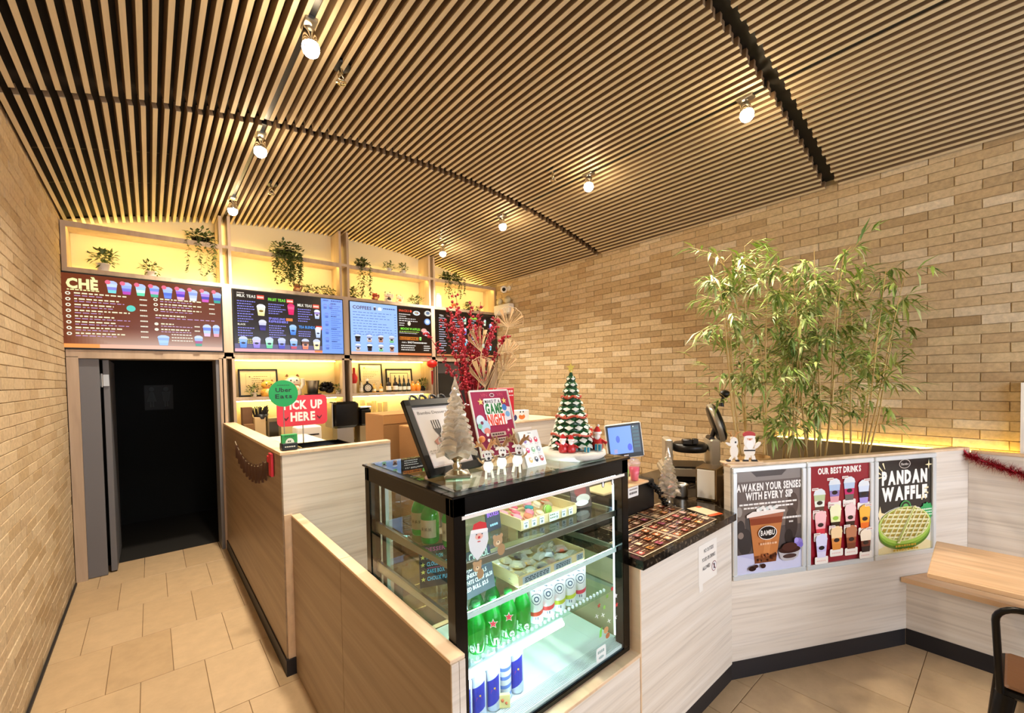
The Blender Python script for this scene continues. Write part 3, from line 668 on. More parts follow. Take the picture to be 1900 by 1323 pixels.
def s4(F, w_, h):
    b = .012; F.rect(b, b, w_-b, h-b, '#1f1712'); F.rect(b, b, w_-b, .04, '#c87a4a')
    F.text('TEA', .07, .60, .026, '#e8e0d8', bold=.03)
    for c, (x, cc) in enumerate(((.06, '#c8c4d8'), (.30, '#c8c4d8'), (.62, '#c8c4d8'))):
        for k in range(15): F.lines(x, x+.13, .57-.034*k, .012, cc, c*20+k, [.9, .6, .8, 1][k % 4])
    F.rect(.62, .595, .75, .63, '#9cc84a')
    for k, (x, z) in enumerate(((.46, .52), (.52, .53), (.52, .37), (.46, .22), (.53, .20), (.90, .53), (1.02, .47), (.93, .14), (1.0, .14), (.86, .14))): cup_print(F, x, z-.02, .05, .10, [['#7fd0e8', '#a8e0f0'], ['#e8e0c8', '#b8e8c0'], ['#8f7ae0', '#b8a8f0'], ['#c8c0e8', '#8f88d8']][k % 4], '#dfe4f0', '#1c1838')
screen(-.60, .622, 'menu screen over the dark doorway, brown with a big cream title and nine cups', s1)
screen(.711, 1.910, 'menu screen second from the left, dark columns with a blue band on its right side', s2)
screen(1.984, 3.182, 'third menu screen from the left, pale blue left half and dark snack list', s3)
screen(3.247, 4.40, 'rightmost menu screen, dark and mostly hidden behind the red branches', s4)

# ================================================================== SHELF PLANTS AND TOYS
def pot(mb, r_, h, z=0): return mb.lathe([(r_*.72, z), (r_*.95, z+h*.9), (r_, z+h*.9), (r_, z+h), (r_*.86, z+h), (r_*.8, z+h*.85), (0, z+h*.85)], 16)
def leaf_at(mb, p, d, L, W, bend=.25, up=Vector((0, 0, 1))):
    """two-panel leaf along d"""
    d = d.normalized(); s_ = d.cross(up); s_ = s_.normalized() if s_.length > .05 else Vector((1, 0, 0)); n_ = s_.cross(d).normalized()
    m1 = p+d*L*.45+n_*L*bend*.12; tip = p+d*L-n_*L*bend*.25
    mb.add([p, m1+s_*W*.5-n_*W*.12, tip, m1-s_*W*.5-n_*W*.12, m1+n_*W*.06], [(0, 1, 4), (1, 2, 4), (2, 3, 4), (3, 0, 4)], True)
def tuft(mb, c, r_, n, L, W, rr, flat=.8, up=.2):
    for _ in range(n):
        d = Vector((rr.gauss(0, 1), rr.gauss(0, 1), rr.gauss(up, flat))).normalized(); p = Vector(c)+Vector((d.x*r_, d.y*r_, d.z*r_*flat))*rr.random()**.5
        d2 = (d+Vector((rr.gauss(0, .5), rr.gauss(0, .5), rr.gauss(0, .4)))).normalized(); leaf_at(mb, p, d2, L*rr.uniform(.6, 1.2), W, .3)
def pot_plant(x, z, label, r_, h, fr, n, seed, y=5.62, potmat='white', group='small potted plants on the shelf wall'):
    rr = random.Random(seed); t = thing('potted_plant', label, 'plant', (x, y, z), 0, group)
    part('pot', pot(MB(), r_, h), M[potmat], t); mb = MB(); tuft(mb, (0, 0, h+fr*.45), fr*.95, int(n*1.3), fr*.50, fr*.30, rr)
    for k in range(5): a = rr.random()*6.28; mb.tube([(0, 0, h*.9), (fr*.4*math.cos(a), fr*.4*math.sin(a), h+fr*.5)], .0025, 4)
    part('foliage', mb, M['leaf'], t, stuff=True)
def trail_plant(x, z, label, wd, drop, nv, seed, dense=1.0, y=5.60, th=.14):
    rr = random.Random(seed); t = thing('trailing_plant', label, 'plant', (x, y, z), 0, 'trailing plants hanging from the upper shelf')
    part('pot', pot(MB(), wd*.35, .05), M['black'], t)
    mb = MB(); tuft(mb, (0, -.02, .07), wd*.5, int(150*dense), .046, .032, rr, .6)
    part('foliage', mb, M['leaf'], t, stuff=True); mb = MB()
    for k in range(nv):
        px = rr.uniform(-.45, .45)*wd; py = rr.uniform(-.16, -.10) ; L = drop*rr.uniform(.45, 1.0); pts = [Vector((px*.7, -.04, .06)), Vector((px, py, .03))]; n_ = int(L/.025)
        for i in range(1, n_+1): pts.append(Vector((px+.008*math.sin(i*1.1+k), py+.006*math.cos(i*.9+k), .02-L*i/n_)))
        mb.tube(pts, .0015, 3)
        for p in pts[1:]:
            for q in range(2 if dense > .9 else 1): a = rr.random()*6.28; leaf_at(mb, p, Vector((math.cos(a), math.sin(a)*.6, -.5)), .040, .027, .3)
    part('vines', mb, M['leaf'], t, stuff=True)
U = 2.887; V = 3.302; LS = 1.644
pot_plant(-.31, U, 'potted plant in a white pot, leftmost on the shelf above the menu screens', .055, .085, .11, 75, 1)
pot_plant(.04, U, 'smaller potted plant in a white pot, second from the left above the first screen', .052, .06, .085, 55, 2)
trail_plant(.455, V, 'trailing plant with long thin vines above the right end of the first menu screen', .26, .40, 9, 3, .8)
trail_plant(1.285, V, 'dense trailing plant with a thick curtain of vines above the second menu screen', .36, .38, 30, 4, 1.5)
trail_plant(2.20, V, 'narrow trailing plant on the upper shelf at the left of the third bay', .17, .42, 8, 5, .7)
pot_plant(2.60, V, 'left one of two white potted plants standing on the upper shelf of the third bay', .042, .065, .08, 50, 6)
pot_plant(2.82, V, 'right one of two white potted plants standing on the upper shelf of the third bay', .042, .065, .08, 50, 7)
trail_plant(3.50, V, 'trailing plant at the left of the rightmost bay of the upper shelf', .17, .40, 7, 8, .7)
trail_plant(3.69, V, 'trailing plant second in the rightmost bay of the upper shelf', .17, .36, 6, 9, .7)
for i, (x, n, s_) in enumerate(((1.52, 50, .07), (1.63, 40, .06), (1.74, 55, .075), (1.83, 40, .055), (2.09, 70, .10), (3.01, 75, .10), (3.93, 70, .09), (4.12, 40, .06))):
    pot_plant(x, U, 'low green bush '+['at the right end of the shelf above the second screen', 'second from the right post above the second screen', 'fullest of the bushes above the second screen', 'against the post right above the second screen', 'at the left end above the third screen', 'at the right end above the third screen', 'above the rightmost screen', 'small, nearest the right wall above the rightmost screen'][i], s_*.45, .03, s_, n, 30+i, potmat='black', group='low bushes above the menu screens')
def cat_toy(x, z, label, s_, body, ears, belly, y=5.60, extra=None, cat='figurine', name='cat_figurine', group=None):
    t = thing(name, label, cat, (x, y, z), 0, group); mb = MB(); mb.col = S(body)
    mb.lathe([(.0, 0), (.40*s_, 0), (.46*s_, .12*s_), (.42*s_, .45*s_), (.28*s_, .62*s_), (0, .66*s_)], 16)
    part('body', mb, M['gloss'], t); mb = MB(); mb.col = S(body); mb.ball((0, -.02*s_, .80*s_), .40*s_, 14, 9, None, (1.1, .85, .82))
    mb.col = S(ears)
    for e in (-1, 1): mb.lathe([(.12*s_, 0), (.06*s_, .1*s_), (0, .17*s_)], 8, Matrix.Translation((e*.27*s_, 0, 1.05*s_)))
    mb.col = S('#1a1412')
    for e in (-1, 1): mb.ball((e*.15*s_, -.33*s_, .85*s_), .045*s_, 8, 6)
    mb.ball((0, -.38*s_, .76*s_), .03*s_, 6, 5); part('head', mb, M['gloss'], t)
    mb = MB(); mb.col = S(belly); mb.ball((0, -.16*s_, .32*s_), .32*s_, 12, 8, None, (1, 1, .9)); mb.col = S(body)
    mb.tube([(.38*s_, -.1*s_, .4*s_), (.52*s_, -.16*s_, .62*s_), (.48*s_, -.2*s_, .95*s_)], [.1*s_, .1*s_, .12*s_], 8); mb.tube([(-.36*s_, -.1*s_, .4*s_), (-.42*s_, -.3*s_, .3*s_)], .1*s_, 8)
    mb.ball((-.18*s_, -.22*s_, .05*s_), .13*s_, 8, 6); mb.ball((.18*s_, -.22*s_, .05*s_), .13*s_, 8, 6)
    part('limbs', mb, M['gloss'], t); mb = MB(); mb.col = S(extra or '#c22a2a'); mb.tube([(.30*s_*math.cos(a*.5236), .28*s_*math.sin(a*.5236)-.02*s_, .58*s_) for a in range(13)], .035*s_, 6); part('collar', mb, M['gloss'], t)
g_ = 'toy animals above the menu screens'
cat_toy(1.40, U, 'small brown and red toy below the dense trailing plant', .10, '#8a5a38', '#5a3018', '#c8a070', group=g_)
cat_toy(2.38, U, 'small red lucky figurine above the left of the third screen', .095, '#b03a22', '#7a2010', '#e8c080', group=g_)
cat_toy(2.565, U, 'white panda toy with black ears above the middle of the third screen', .125, '#efe8dc', '#1a1614', '#2a2624', group=g_)
cat_toy(2.73, U, 'orange and white lucky cat toy right of the panda toy', .105, '#ecdcc4', '#c8642a', '#d8702a', group=g_)
cat_toy(3.64, U, 'small orange figurine above the rightmost menu screen', .085, '#c8602a', '#803010', '#f0d0a0', group=g_)
single('white_canister', MB().cbox(-.045, .045, -.03, .03, 0, .19, .006).lathe([(.0, .19), (.03, .19), (.028, .215), (0, .22)], 12), M['white'], 'white canister at the left end above the rightmost menu screen', 'container', (3.37, 5.60, U))

# ---- lower shelf, left bay
def framed(x, w_, h, label, art, y=5.74, lean=.12, z=LS):
    t = thing('framed_certificate', label, 'picture frame', (x, y, z), 0, 'framed papers on the lower shelf', (-lean, 0, 0)); b = .018
    part('frame', MB().cbox(-w_/2, -w_/2+b, -.012, .004, 0, h, .002).cbox(w_/2-b, w_/2, -.012, .004, 0, h, .002).cbox(-w_/2, w_/2, -.012, .004, 0, b, .002).cbox(-w_/2, w_/2, -.012, .004, h-b, h, .002).box(-w_/2, w_/2, .0041, .007, 0, h), M['black'], t)
    F = Flat(); F.rect(-w_/2+b, b, w_/2-b, h-b, '#f3e8c8'); art(F, w_, h); part('paper', F, M['print'], t)
def art1(F, w_, h):
    F.rect(-.13, .05, .13, .27, '#8a7a5a').rect(-.128, .052, .128, .268, '#f3e8c8'); F.star(-.09, .235, .012, '#4a4030')
    for k in range(7): F.lines(-.07 if k else -.05, .11, .235-.025*k, .006, '#7a6a4a', k, [.9, .5, 1, .8, .9, .4, .7][k])
def art2(F, w_, h):
    for k in range(12): F.lines(-.11, .11, h-.07-.022*k, .005, '#a09060', k, [.6, .3, 1, .8, .9, .7][k % 6])
    F.ell(-.09, h-.06, .012, .012, '#b09040')
def art3(F, w_, h):
    F.rect(-.14, .05, .14, .27, '#2a2218').rect(-.132, .058, .132, .262, '#f1e6c6')
    for k in range(3): x = -.07+.07*k; F.poly([(x-.016, .08), (x+.016, .08), (x+.016, .17), (x+.006, .20), (x+.006, .235), (x-.006, .235), (x-.006, .20), (x-.016, .17)], '#1f1a14')
framed(.985, .41, .325, 'black-framed certificate with a bordered sheet on the lower shelf behind the green sign', art1)
framed(2.36, .33, .40, 'tall black-framed letter on the lower shelf behind the small amber bottles', art2, lean=.1)
framed(2.785, .41, .33, 'black-framed print of three dark bottles on the lower shelf', art3)
cat_toy(1.325, LS, 'large white lucky cat figurine with a raised paw on the lower shelf', .215, '#f0e6cf', '#7a4a22', '#e8c878', y=5.64, extra='#c03a22', group='lucky cat figurines on the lower shelf')
cat_toy(1.055, LS, 'golden lucky cat figurine in front of the black-framed certificate', .165, '#d8a03a', '#8a5a1a', '#f0d080', y=5.62, extra='#b03020', group='lucky cat figurines on the lower shelf')
pot_plant(.905, LS, 'small leafy plant in a pale pot in front of the certificate', .035, .05, .075, 60, 11, 5.60, 'offwhite', 'small plants on the lower shelf')
pot_plant(1.855, LS, 'small plant against the right post of the lower shelf, left bay', .03, .045, .07, 50, 12, 5.62, 'offwhite', 'small plants on the lower shelf')
pot_plant(3.085, LS, 'bright green plant in a dark pot at the right end of the lower shelf', .05, .07, .09, 60, 13, 5.62, 'black', 'small plants on the lower shelf')
t = thing('ice_bucket', 'shiny steel bucket on a black plate on the lower shelf', 'bucket', (1.55, 5.62, LS))
part('plate', MB().lathe([(0, 0), (.095, 0), (.105, .012), (.095, .012), (0, .008)], 20), M['black'], t); part('bucket', MB().lathe([(0, .012), (.06, .012), (.078, .17), (.083, .175), (.078, .18), (.07, .16), (0, .15)], 20), M['steel'], t)
t = thing('gift_bag_heap', 'crumpled glossy black wrapped bundle on the lower shelf beside the bucket', 'bundle', (1.735, 5.65, LS)); mb = MB(); rr = random.Random(5)
for k in range(16): mb.ball((rr.uniform(-.06, .06), rr.uniform(-.05, .05), rr.uniform(.045, .13)), rr.uniform(.025, .045), 6, 4, None, (1.3, 1, .8))
part('wrap', mb, M['black_gloss'], t); mb = MB()
for k in range(10): a = k*.63; leaf_at(mb, Vector((.01, 0, .13)), Vector((math.cos(a), math.sin(a), .6)), .07, .03)
part('bow', mb, M['black_gloss'], t)
# ---- bottles
def bottle(x, label, r_, h, neck, body, lab, capc, y=5.58, z=LS, liquid='gloss', group='bottles on the lower shelf'):
    t = thing('bottle', label, 'bottle', (x, y, z), 0, group); mb = MB(); mb.col = S(body)
    mb.lathe([(0, 0), (r_, 0), (r_, h*.52), (r_*.85, h*.62), (neck, h*.72), (neck, h*.92)], 14); part('glass', mb, M[liquid], t)
    mb = MB(); mb.col = S(capc); mb.lathe([(neck*1.15, h*.90), (neck*1.15, h), (0, h)], 10); part('cap', mb, M['gloss'], t)
    mb = MB(); mb.col = S(lab); mb.lathe([(r_*1.01, h*.14), (r_*1.01, h*.42)], 14, None, True, False); part('label', mb, M['print'], t)
t = thing('bottle', 'tall bottle with a red neck and cap at the left of the bottle row', 'bottle', (2.065, 5.60, LS), 0, 'bottles on the lower shelf')
mb = MB(); mb.col = S('#e6ddc8'); mb.lathe([(0, 0), (.026, 0), (.026, .17), (.014, .22)], 14); part('glass', mb, M['gloss'], t)
mb = MB(); mb.col = S('#c81e26'); mb.lathe([(.027, .13), (.04, .16), (.045, .21), (.03, .245), (.017, .265), (.017, .335), (0, .337)], 14); part('wrapper', mb, M['gloss'], t)
bottle(2.15, 'small clear bottle right of the red-necked bottle', .026, .16, .012, '#d8cfae', '#efe9d6', '#b09a50')
t = thing('bottle', 'squat round black bottle with a pale round label on the lower shelf', 'bottle', (2.228, 5.57, LS), 0, 'bottles on the lower shelf')
mb = MB(); mb.col = S('#14100d'); mb.prism([(.064*math.cos(a)*1.0, .065+.064*math.sin(a)) for a in [(-.9+i*(PI+1.8)/16) for i in range(17)]], -.024, .024, 'y'); part('glass', mb, M['gloss'], t)
mb = MB(); mb.col = S('#14100d'); mb.lathe([(.018, .12), (.014, .155)], 10); mb.col = S('#e8dcc0'); mb.lathe([(.02, .155), (.022, .185), (0, .19)], 10); part('stopper', mb, M['gloss'], t)
F = Flat(); F.d = -.0245; F.ell(0, .066, .042, .042, '#e8e0d0').ell(0, .066, .033, .033, '#26201c').ell(0, .066, .026, .026, '#e0d6c2').rect(-.004, .052, .004, .08, '#5a4a3a'); part('label', F, M['print'], t)
bottle(2.325, 'left one of two small amber bottles on the lower shelf', .026, .12, .009, '#d8a84a', '#f2e6c0', '#c89a3a'); bottle(2.425, 'right one of two small amber bottles on the lower shelf', .026, .12, .009, '#d8a040', '#f2e6c0', '#c89a3a')
bottle(2.535, 'dark brown bottle with a white label, left of the brown pair', .034, .20, .011, '#1c0f0a', '#efe6d8', '#1a1010'); bottle(2.635, 'dark brown bottle with a white label, right of the brown pair', .034, .20, .011, '#1c0f0a', '#efe6d8', '#1a1010')
for i, x in enumerate((2.70, 2.768, 2.836)): bottle(x, 'dark green bottle with a pale label, '+['left', 'middle', 'right']+' of the three before the bottle print' if False else 'dark green bottle with a pale label, '+['left', 'middle', 'right'][i]+' one of three before the bottle print', .029, .175, .011, '#16241a', '#dfe2d2', '#10140f')
for i, x in enumerate((2.905, 2.985)):
    t = thing('bottle', 'round orange bottle with a cork, '+['left', 'right'][i]+' of the pair beside the bright plant', 'bottle', (x, 5.58, LS), 0, 'bottles on the lower shelf'); mb = MB(); mb.col = S('#e08a2a')
    mb.lathe([(0, 0), (.034, 0), (.042, .03), (.042, .07), (.03, .10), (.015, .11), (.015, .125)], 14); part('glass', mb, M['gloss'], t); mb = MB(); mb.col = S('#c89048'); mb.lathe([(.016, .125), (.016, .145), (0, .146)], 8); part('cork', mb, M['matte'], t)

# ================================================================== BACK WORKTOP ITEMS
W0 = 1.001
def boxy(name, label, cat, x0, x1, y0, y1, z0, z1, mat, r_=.004, group=None):
    return single(name, MB().cbox(x0, x1, y0, y1, 0, z1-z0, r_), mat, label, cat, (0, 0, z0), 0, group)
t = thing('wooden_organiser', 'brown wooden organiser box at the left end of the back worktop', 'box', (.80, 5.40, W0))
part('box', MB().cbox(-.05, .045, -.06, .06, 0, .54, .003), plain('dark_wood', '#6b4a2a', .6), t); part('tray', MB().box(-.05, .045, -.16, -.065, .30, .36), plain('tray_wood', '#8a6238', .6), t)
t = thing('straw_dispenser', 'pale box holding a bunch of black straws on the back worktop', 'dispenser', (.935, 5.32, W0)); part('box', MB().cbox(-.085, .02, -.06, .06, 0, .43, .003), plain('pale_box', '#c8ab7c', .6), t)
mb = MB(); rr = random.Random(3)
for k in range(26): x = rr.uniform(-.075, .075); y = rr.uniform(-.05, .05); mb.tube([(x*.6-.02, y, .40), (x*1.1-.01, y*1.2, .50+rr.uniform(0, .05))], .006, 5)
part('straws', mb, M['black'], t); part('cup', MB().lathe([(.055, .38), (.075, .46), (.07, .46), (.05, .39)], 14, Matrix.Translation((-.01, 0, 0))), M['black'], t)
t = thing('cup_holder', 'grey steel box with a dark window beside the black straws', 'dispenser', (1.04, 5.35, W0)); part('housing', MB().cbox(-.068, .068, -.08, .08, 0, .41, .004), plain('khaki_metal', '#7a6a48', .4, .4), t); part('window', MB().box(-.05, .04, -.084, -.081, .12, .37), plain('dark_window', '#2a2418', .2), t)
t = thing('label_printer', 'white label printer with a black slot behind the red pick-up sign', 'printer', (1.36, 5.20, W0)); part('housing', MB().cbox(-.13, .13, -.10, .12, 0, .30, .012), M['white'], t); part('slot', MB().box(-.10, .10, -.106, -.101, .20, .215).box(-.12, .12, -.125, -.10, .06, .12), M['black'], t)
t = thing('napkin_dispenser', 'large black towel dispenser on the back wall, right of the red sign', 'dispenser', (1.82, 5.35, 1.235)); part('housing', MB().cbox(-.155, .155, -.14, .14, 0, .32, .03), M['black_gloss'], t); part('side_cap', MB().cbox(-.175, -.156, -.13, .13, .01, .31, .006), M['steel'], t); part('stand', MB().box(-.10, .10, -.08, .10, -.234, -.001), M['steel'], t)
t = thing('soap_dispenser', 'smaller black and steel dispenser right of the big one', 'dispenser', (2.08, 5.37, W0)); part('tank', MB().cbox(-.075, .075, -.10, .10, .24, .455, .02), M['black_gloss'], t); part('lid', MB().cbox(-.078, .078, -.10, .10, .456, .48, .008), M['steel'], t); part('base', MB().cbox(-.075, .075, -.08, .10, 0, .239, .003), plain('beige_metal', '#9a8560', .5), t)
t = thing('packet_box', 'olive packet box standing right of the soap dispenser', 'box', (2.235, 5.42, W0)); part('box', MB().cbox(-.06, .06, -.05, .05, 0, .345, .003), plain('olive_box', '#8f8138', .6), t)
F = Flat(); F.d = -.051
for k in range(6): F.lines(-.05, .05, .28-.03*k, .008, '#4a3a18', k, 1)
part('label', F, M['print'], t)
t = thing('coffee_bag', 'dark printed coffee bag standing left of the cardboard boxes', 'bag', (2.36, 5.42, W0)); part('bag', MB().prism([(-.05, 0), (.05, 0), (.055, .2), (.04, .33), (-.04, .33), (-.055, .2)], -.035, .035, 'y'), plain('dark_bag', '#2d1c14', .35), t)
F = Flat(); F.d = -.036; F.ell(0, .2, .025, .03, '#a06a40').ell(0, .12, .02, .02, '#7a4a30'); part('label', F, M['print'], t)
for i, (x, h) in enumerate(((2.20, .20), (2.29, .16), (2.36, .18), (2.44, .15), (2.52, .16))):
    t = thing('glass_jar', 'clear glass vessel on the back worktop, '+['leftmost', 'second', 'third', 'fourth', 'rightmost'][i]+' above the boxes', 'glass', (x, 5.68, 1.345), 0, 'glasses below the lower shelf'); part('glass', MB().lathe([(0, 0), (.03, 0), (.035, h*.5), (.032, h)], 12), M['bottle_clear'], t)
boxy('glass_rack', 'pale riser shelf carrying the clear glasses', 'shelf', 2.15, 2.60, 5.60, 5.77, W0, 1.344, M['cream'])
# cardboard boxes in the aisle
def carton(x0, x1, y0, y1, z0, z1, label, tape=True):
    t = thing('cardboard_box', label, 'box', ((x0+x1)/2, (y0+y1)/2, z0), 0, 'cardboard boxes behind the display case'); a, b, h = (x1-x0)/2, (y1-y0)/2, z1-z0
    part('body', MB().cbox(-a, a, -b, b, 0, h, .003), M['cardboard'], t)
    part('flap', MB().box(-a-.001, a+.001, -b-.003, -b-.0005, h*.86, h-.002).box(-a+.002, a-.002, -b, -.004, h+.0005, h+.005).box(-a+.002, a-.002, .004, b, h+.0005, h+.005), plain('cardboard_light', '#a5743f', .85), t)
    part('tape', MB().box(-.025, .025, -b-.0045, -b-.0032, h*.8, h), plain('tape', '#c29a68', .35), t)
carton(1.36, 1.86, 3.12, 3.50, 0, .52, 'bottom cardboard box of the rear stack'); carton(1.36, 1.86, 3.12, 3.50, .53, 1.04, 'middle cardboard box of the rear stack'); carton(1.37, 1.85, 3.13, 3.49, 1.05, 1.53, 'top cardboard box of the rear stack, nearest the pick-up counter')
carton(1.46, 1.92, 2.72, 3.06, 0, .70, 'lower cardboard box of the front stack'); carton(1.46, 1.90, 2.73, 3.05, .71, 1.45, 'tall cardboard box seen left of the black framed sign')

# ================================================================== PICK-UP COUNTER ITEMS
CT = 1.378
t = thing('round_sign', 'round green delivery sign on a thin stand at the corner of the pick-up counter', 'sign', (.655, 2.93, CT), 0)
part('base', MB().cbox(-.045, .045, -.035, .035, 0, .045, .003), M['black'], t, 'black base block'); part('base_card', MB().cbox(-.045, .045, -.032, .0, .045, .10, .002), plain('green_card', '#2f9a4e', .5), t, 'green card with a white half disc')
F = Flat(); F.d = -.0325; F.poly([(.025*math.cos(a*PI/12), .047+.03*math.sin(a*PI/12)) for a in range(13)], '#e8efe4'); F.lines(-.012, .012, .053, .008, '#1f3f28', 2, 1); F.d = -.0355; F.lines(-.03, .03, .02, .007, '#d8d8d0', 3, 1); F.lines(-.03, .03, .085, .006, '#1c5a30', 4, 1); part('print', F, M['print'], t)
part('stem', MB().tube([(-.02, .01, .04), (-.02, .01, .29)], .0028, 6), M['steel'], t)
part('disc', MB().lathe([(.083, -.004), (.083, .004)], 30, Matrix.Translation((-.02, 0, .355)) @ Matrix.Rotation(PI/2, 4, 'X')), plain('green_sign', '#0fa052', .5), t)
F = Flat(); F.d = -.0045; F.text('Uber', -.02, .365, .026, '#0c2a1a', 'c', .02, .09); F.text('Eats', -.02, .325, .026, '#0c2a1a', 'c', .02, .095); F.lines(-.055, .015, .405, .004, '#1c6a40', 4, 1); part('lettering', F, M['print'], t)
t = thing('pickup_sign', 'red rounded pick-up sign with white lettering on a thin rod', 'sign', (.840, 3.31, 1.236), 0); t.scale = (1.07, 1, .965)
part('rod', MB().tube([(0, .006, .0), (0, .006, .30)], .004, 6).lathe([(.0, 0), (.05, 0), (.05, .006), (0, .008)], 16), M['steel'], t)
F = Flat(.004); F.rrect(-.158, .262, .158, .488, .035, '#dc2f42'); sg = MB(); 
pts = []
for cx, cz, a in ((.123, .297, -90), (.123, .453, 0), (-.123, .453, 90), (-.123, .297, 180)):
    for k in range(6): an = math.radians(a+18*k); pts.append((cx+.035*math.cos(an), cz+.035*math.sin(an)))
part('board', sg.prism(pts, -.003, .003, 'y'), plain('red_sign', '#dc2f42', .45), t)
F = Flat(); F.d = -.0035; F.text('PICK UP', .005, .388, .062, '#f8f2ec', 'c', .045, .245); F.text('HERE', .0, .300, .062, '#f8f2ec', 'c', .045, .155)
for e in (-1, 1):
    F.poly([(e*.105-.016, .335), (e*.105, .318), (e*.105+.016, .335), (e*.105+.016, .325), (e*.105, .302), (e*.105-.016, .325)], '#5a0f1c')
part('lettering', F, M['print'], t)
t = thing('black_tray', 'shallow black serving tray on the pick-up counter behind the green card', 'tray', (.905, 3.12, 1.236), 0); mb = MB()
mb.cbox(-.16, .16, -.13, .13, .105, .112, .002)
for a, b, c2, d in ((-.16, -.152, -.13, .13), (.152, .16, -.13, .13), (-.16, .16, -.13, -.122), (-.16, .16, .122, .13)): mb.box(a, b, c2, d, .112, .135)
part('tray', mb, M['black_gloss'], t); part('riser', MB().box(-.12, .12, -.10, .10, 0, .104), M['black'], t)
t = thing('peg_garland', 'garland of brown clothes pegs and one red peg on the side of the pick-up counter', 'garland', (.592, 0, 0)); pts = []
for i in range(25):
    u = i/24; y = 4.62-u*1.55; z = 1.30+.055*(2*u-1)**1*.6-(1-(2*u-1)**2)*.14; pts.append((-.008, y, z))
part('string', MB().tube(pts, .003, 5), plain('string', '#cfc4ae', .7), t)
pm = MB().box(-.010, -.002, -.016, -.010, -.10, .02).box(-.012, -.004, .006, .013, -.10, .02).mesh('peg', plain('peg', '#5a3a24', .6)); 
for i in range(1, 24): obj('peg', pm, t, (-.004, pts[i][1], pts[i][2]-.005-.02*(i % 2)), (random.uniform(-.15, .15), 0, 0))
part('red_peg', MB().box(-.018, -.004, 3.04, 3.12, 1.20, 1.345).box(-.018, -.004, 3.13, 3.17, 1.28, 1.32), M['red'], t, 'red card peg')

# ================================================================== LANTERN, CAMERA, EMERGENCY LIGHT
t = thing('paper_lantern', 'small round red lantern with a tassel hanging beside the rightmost screen', 'lantern', (3.10, 5.36, 2.03))
mb = MB(); n_ = 18
for k in range(n_):
    pass
mb.lathe([(.02, -.055)]+[(.078*math.cos(a)*(1 if i % 2 else .955), .055*math.sin(a)) for i, a in enumerate([-1.25+i*2.5/10 for i in range(11)])]+[(.02, .055)], 20); part('shade', mb, plain('lantern_red', '#e01a12', .5), t)
part('tassel', MB().tube([(0, 0, -.10), (0, 0, -.30)], [.012, .006], 8).tube([(.012, 0, -.10), (.014, 0, -.28)], .004, 5).tube([(-.012, 0, -.10), (-.012, 0, -.29)], .004, 5), plain('tassel', '#b3231c', .7), t)
part('knot', MB().ball((0, 0, -.075), .018, 8, 6), plain('gold_knot', '#e8c070', .4), t); part('cord', MB().tube([(0, 0, .055), (0, .13, .11)], .002, 5), M['red'], t)
t = thing('security_camera', 'white round security camera with a dark lens in the ceiling corner', 'camera', (4.30, 5.16, 3.20)); T = Matrix.Rotation(face(4.3, 5.16), 4, 'Z') @ Matrix.Rotation(PI/2+.25, 4, 'X')
hd = part('housing', MB().lathe([(0, -.06), (.04, -.055), (.052, -.03), (.055, .03), (.045, .05), (0, .05)], 18, T), M['white'], t); part('lens', MB().lathe([(.028, .052), (.02, .062), (0, .064)], 14, T), M['black_gloss'], hd)
part('bracket', MB().tube([(0, .0, .0), (.06, 0, .03), (.107, 0, .03)], .014, 8).lathe([(.04, .0), (.04, .012)], 14, Matrix.Translation((.098, 0, .03)) @ Matrix.Rotation(PI/2, 4, 'Y')), M['white'], t)
t = thing('emergency_light', 'white emergency light box with two round lamp heads on the brick wall', 'emergency light', (4.395, 5.22, 2.82), 0)
part('box', MB().cbox(-.11, 0, -.19, .19, 0, .15, .01), M['white'], t)
for y in (-.10, .10): part('lamp_head', MB().lathe([(.02, -.05), (.05, -.03), (.058, .02), (.0, .03)], 14, Matrix.Translation((-.06, y, .215)) @ Matrix.Rotation(-1.2, 4, 'Y')), plain('lamp_head', '#cfc6a8', .3), t)
part('neck', MB().tube([(-.05, -.10, .15), (-.05, -.10, .19)], .012, 8).tube([(-.05, .10, .15), (-.05, .10, .19)], .012, 8), M['white'], t)

# ================================================================== DISPLAY CASE
X0, X1, Y0, Y1, ZB, ZT = .692, 1.600, 1.09, 1.785, .581, 1.448
t = thing('display_case', 'glass refrigerated display case with black frame and lit shelves on the counter', 'display case', (0, 0, 0))
P = .045
def cpart(nm, mb, mat, lab=None): return part(nm, mb, mat, t, lab)
for xa, ya in ((X0, Y0), (X1-P, Y0), (X0, Y1-P), (X1-P, Y1-P)): cpart('corner_post', MB().cbox(xa, xa+P, ya, ya+P, ZB+.02, ZT-.012, .002), M['black_gloss'])
cpart('top_rail', MB().cbox(X0, X1, Y0, Y0+.02, ZT-.07, ZT-.012, .002), M['black_gloss']); cpart('top_rail', MB().cbox(X0, X1, Y1-.02, Y1, ZT-.07, ZT-.012, .002), M['black_gloss'])
cpart('top_rail', MB().cbox(X0, X0+.02, Y0+.02, Y1-.02, ZT-.07, ZT-.012, .002), M['black_gloss']); cpart('top_rail', MB().cbox(X1-.02, X1, Y0+.02, Y1-.02, ZT-.07, ZT-.012, .002), M['black_gloss'])
cpart('top_trim', MB().cbox(X0-.008, X1+.008, Y0-.008, Y0+.055, ZT-.012, ZT-.003, .002).cbox(X0-.008, X1+.008, Y1-.045, Y1+.008, ZT-.012, ZT-.003, .002).cbox(X0-.008, X0+.05, Y0+.056, Y1-.046, ZT-.012, ZT-.003, .002).cbox(X1-.045, X1+.008, Y0+.056, Y1-.046, ZT-.012, ZT-.003, .002), M['black_gloss'])
cpart('top_glass', MB().box(X0+.02, X1-.02, Y0+.02, Y1-.02, ZT-.003, ZT+.002), M['glass'])
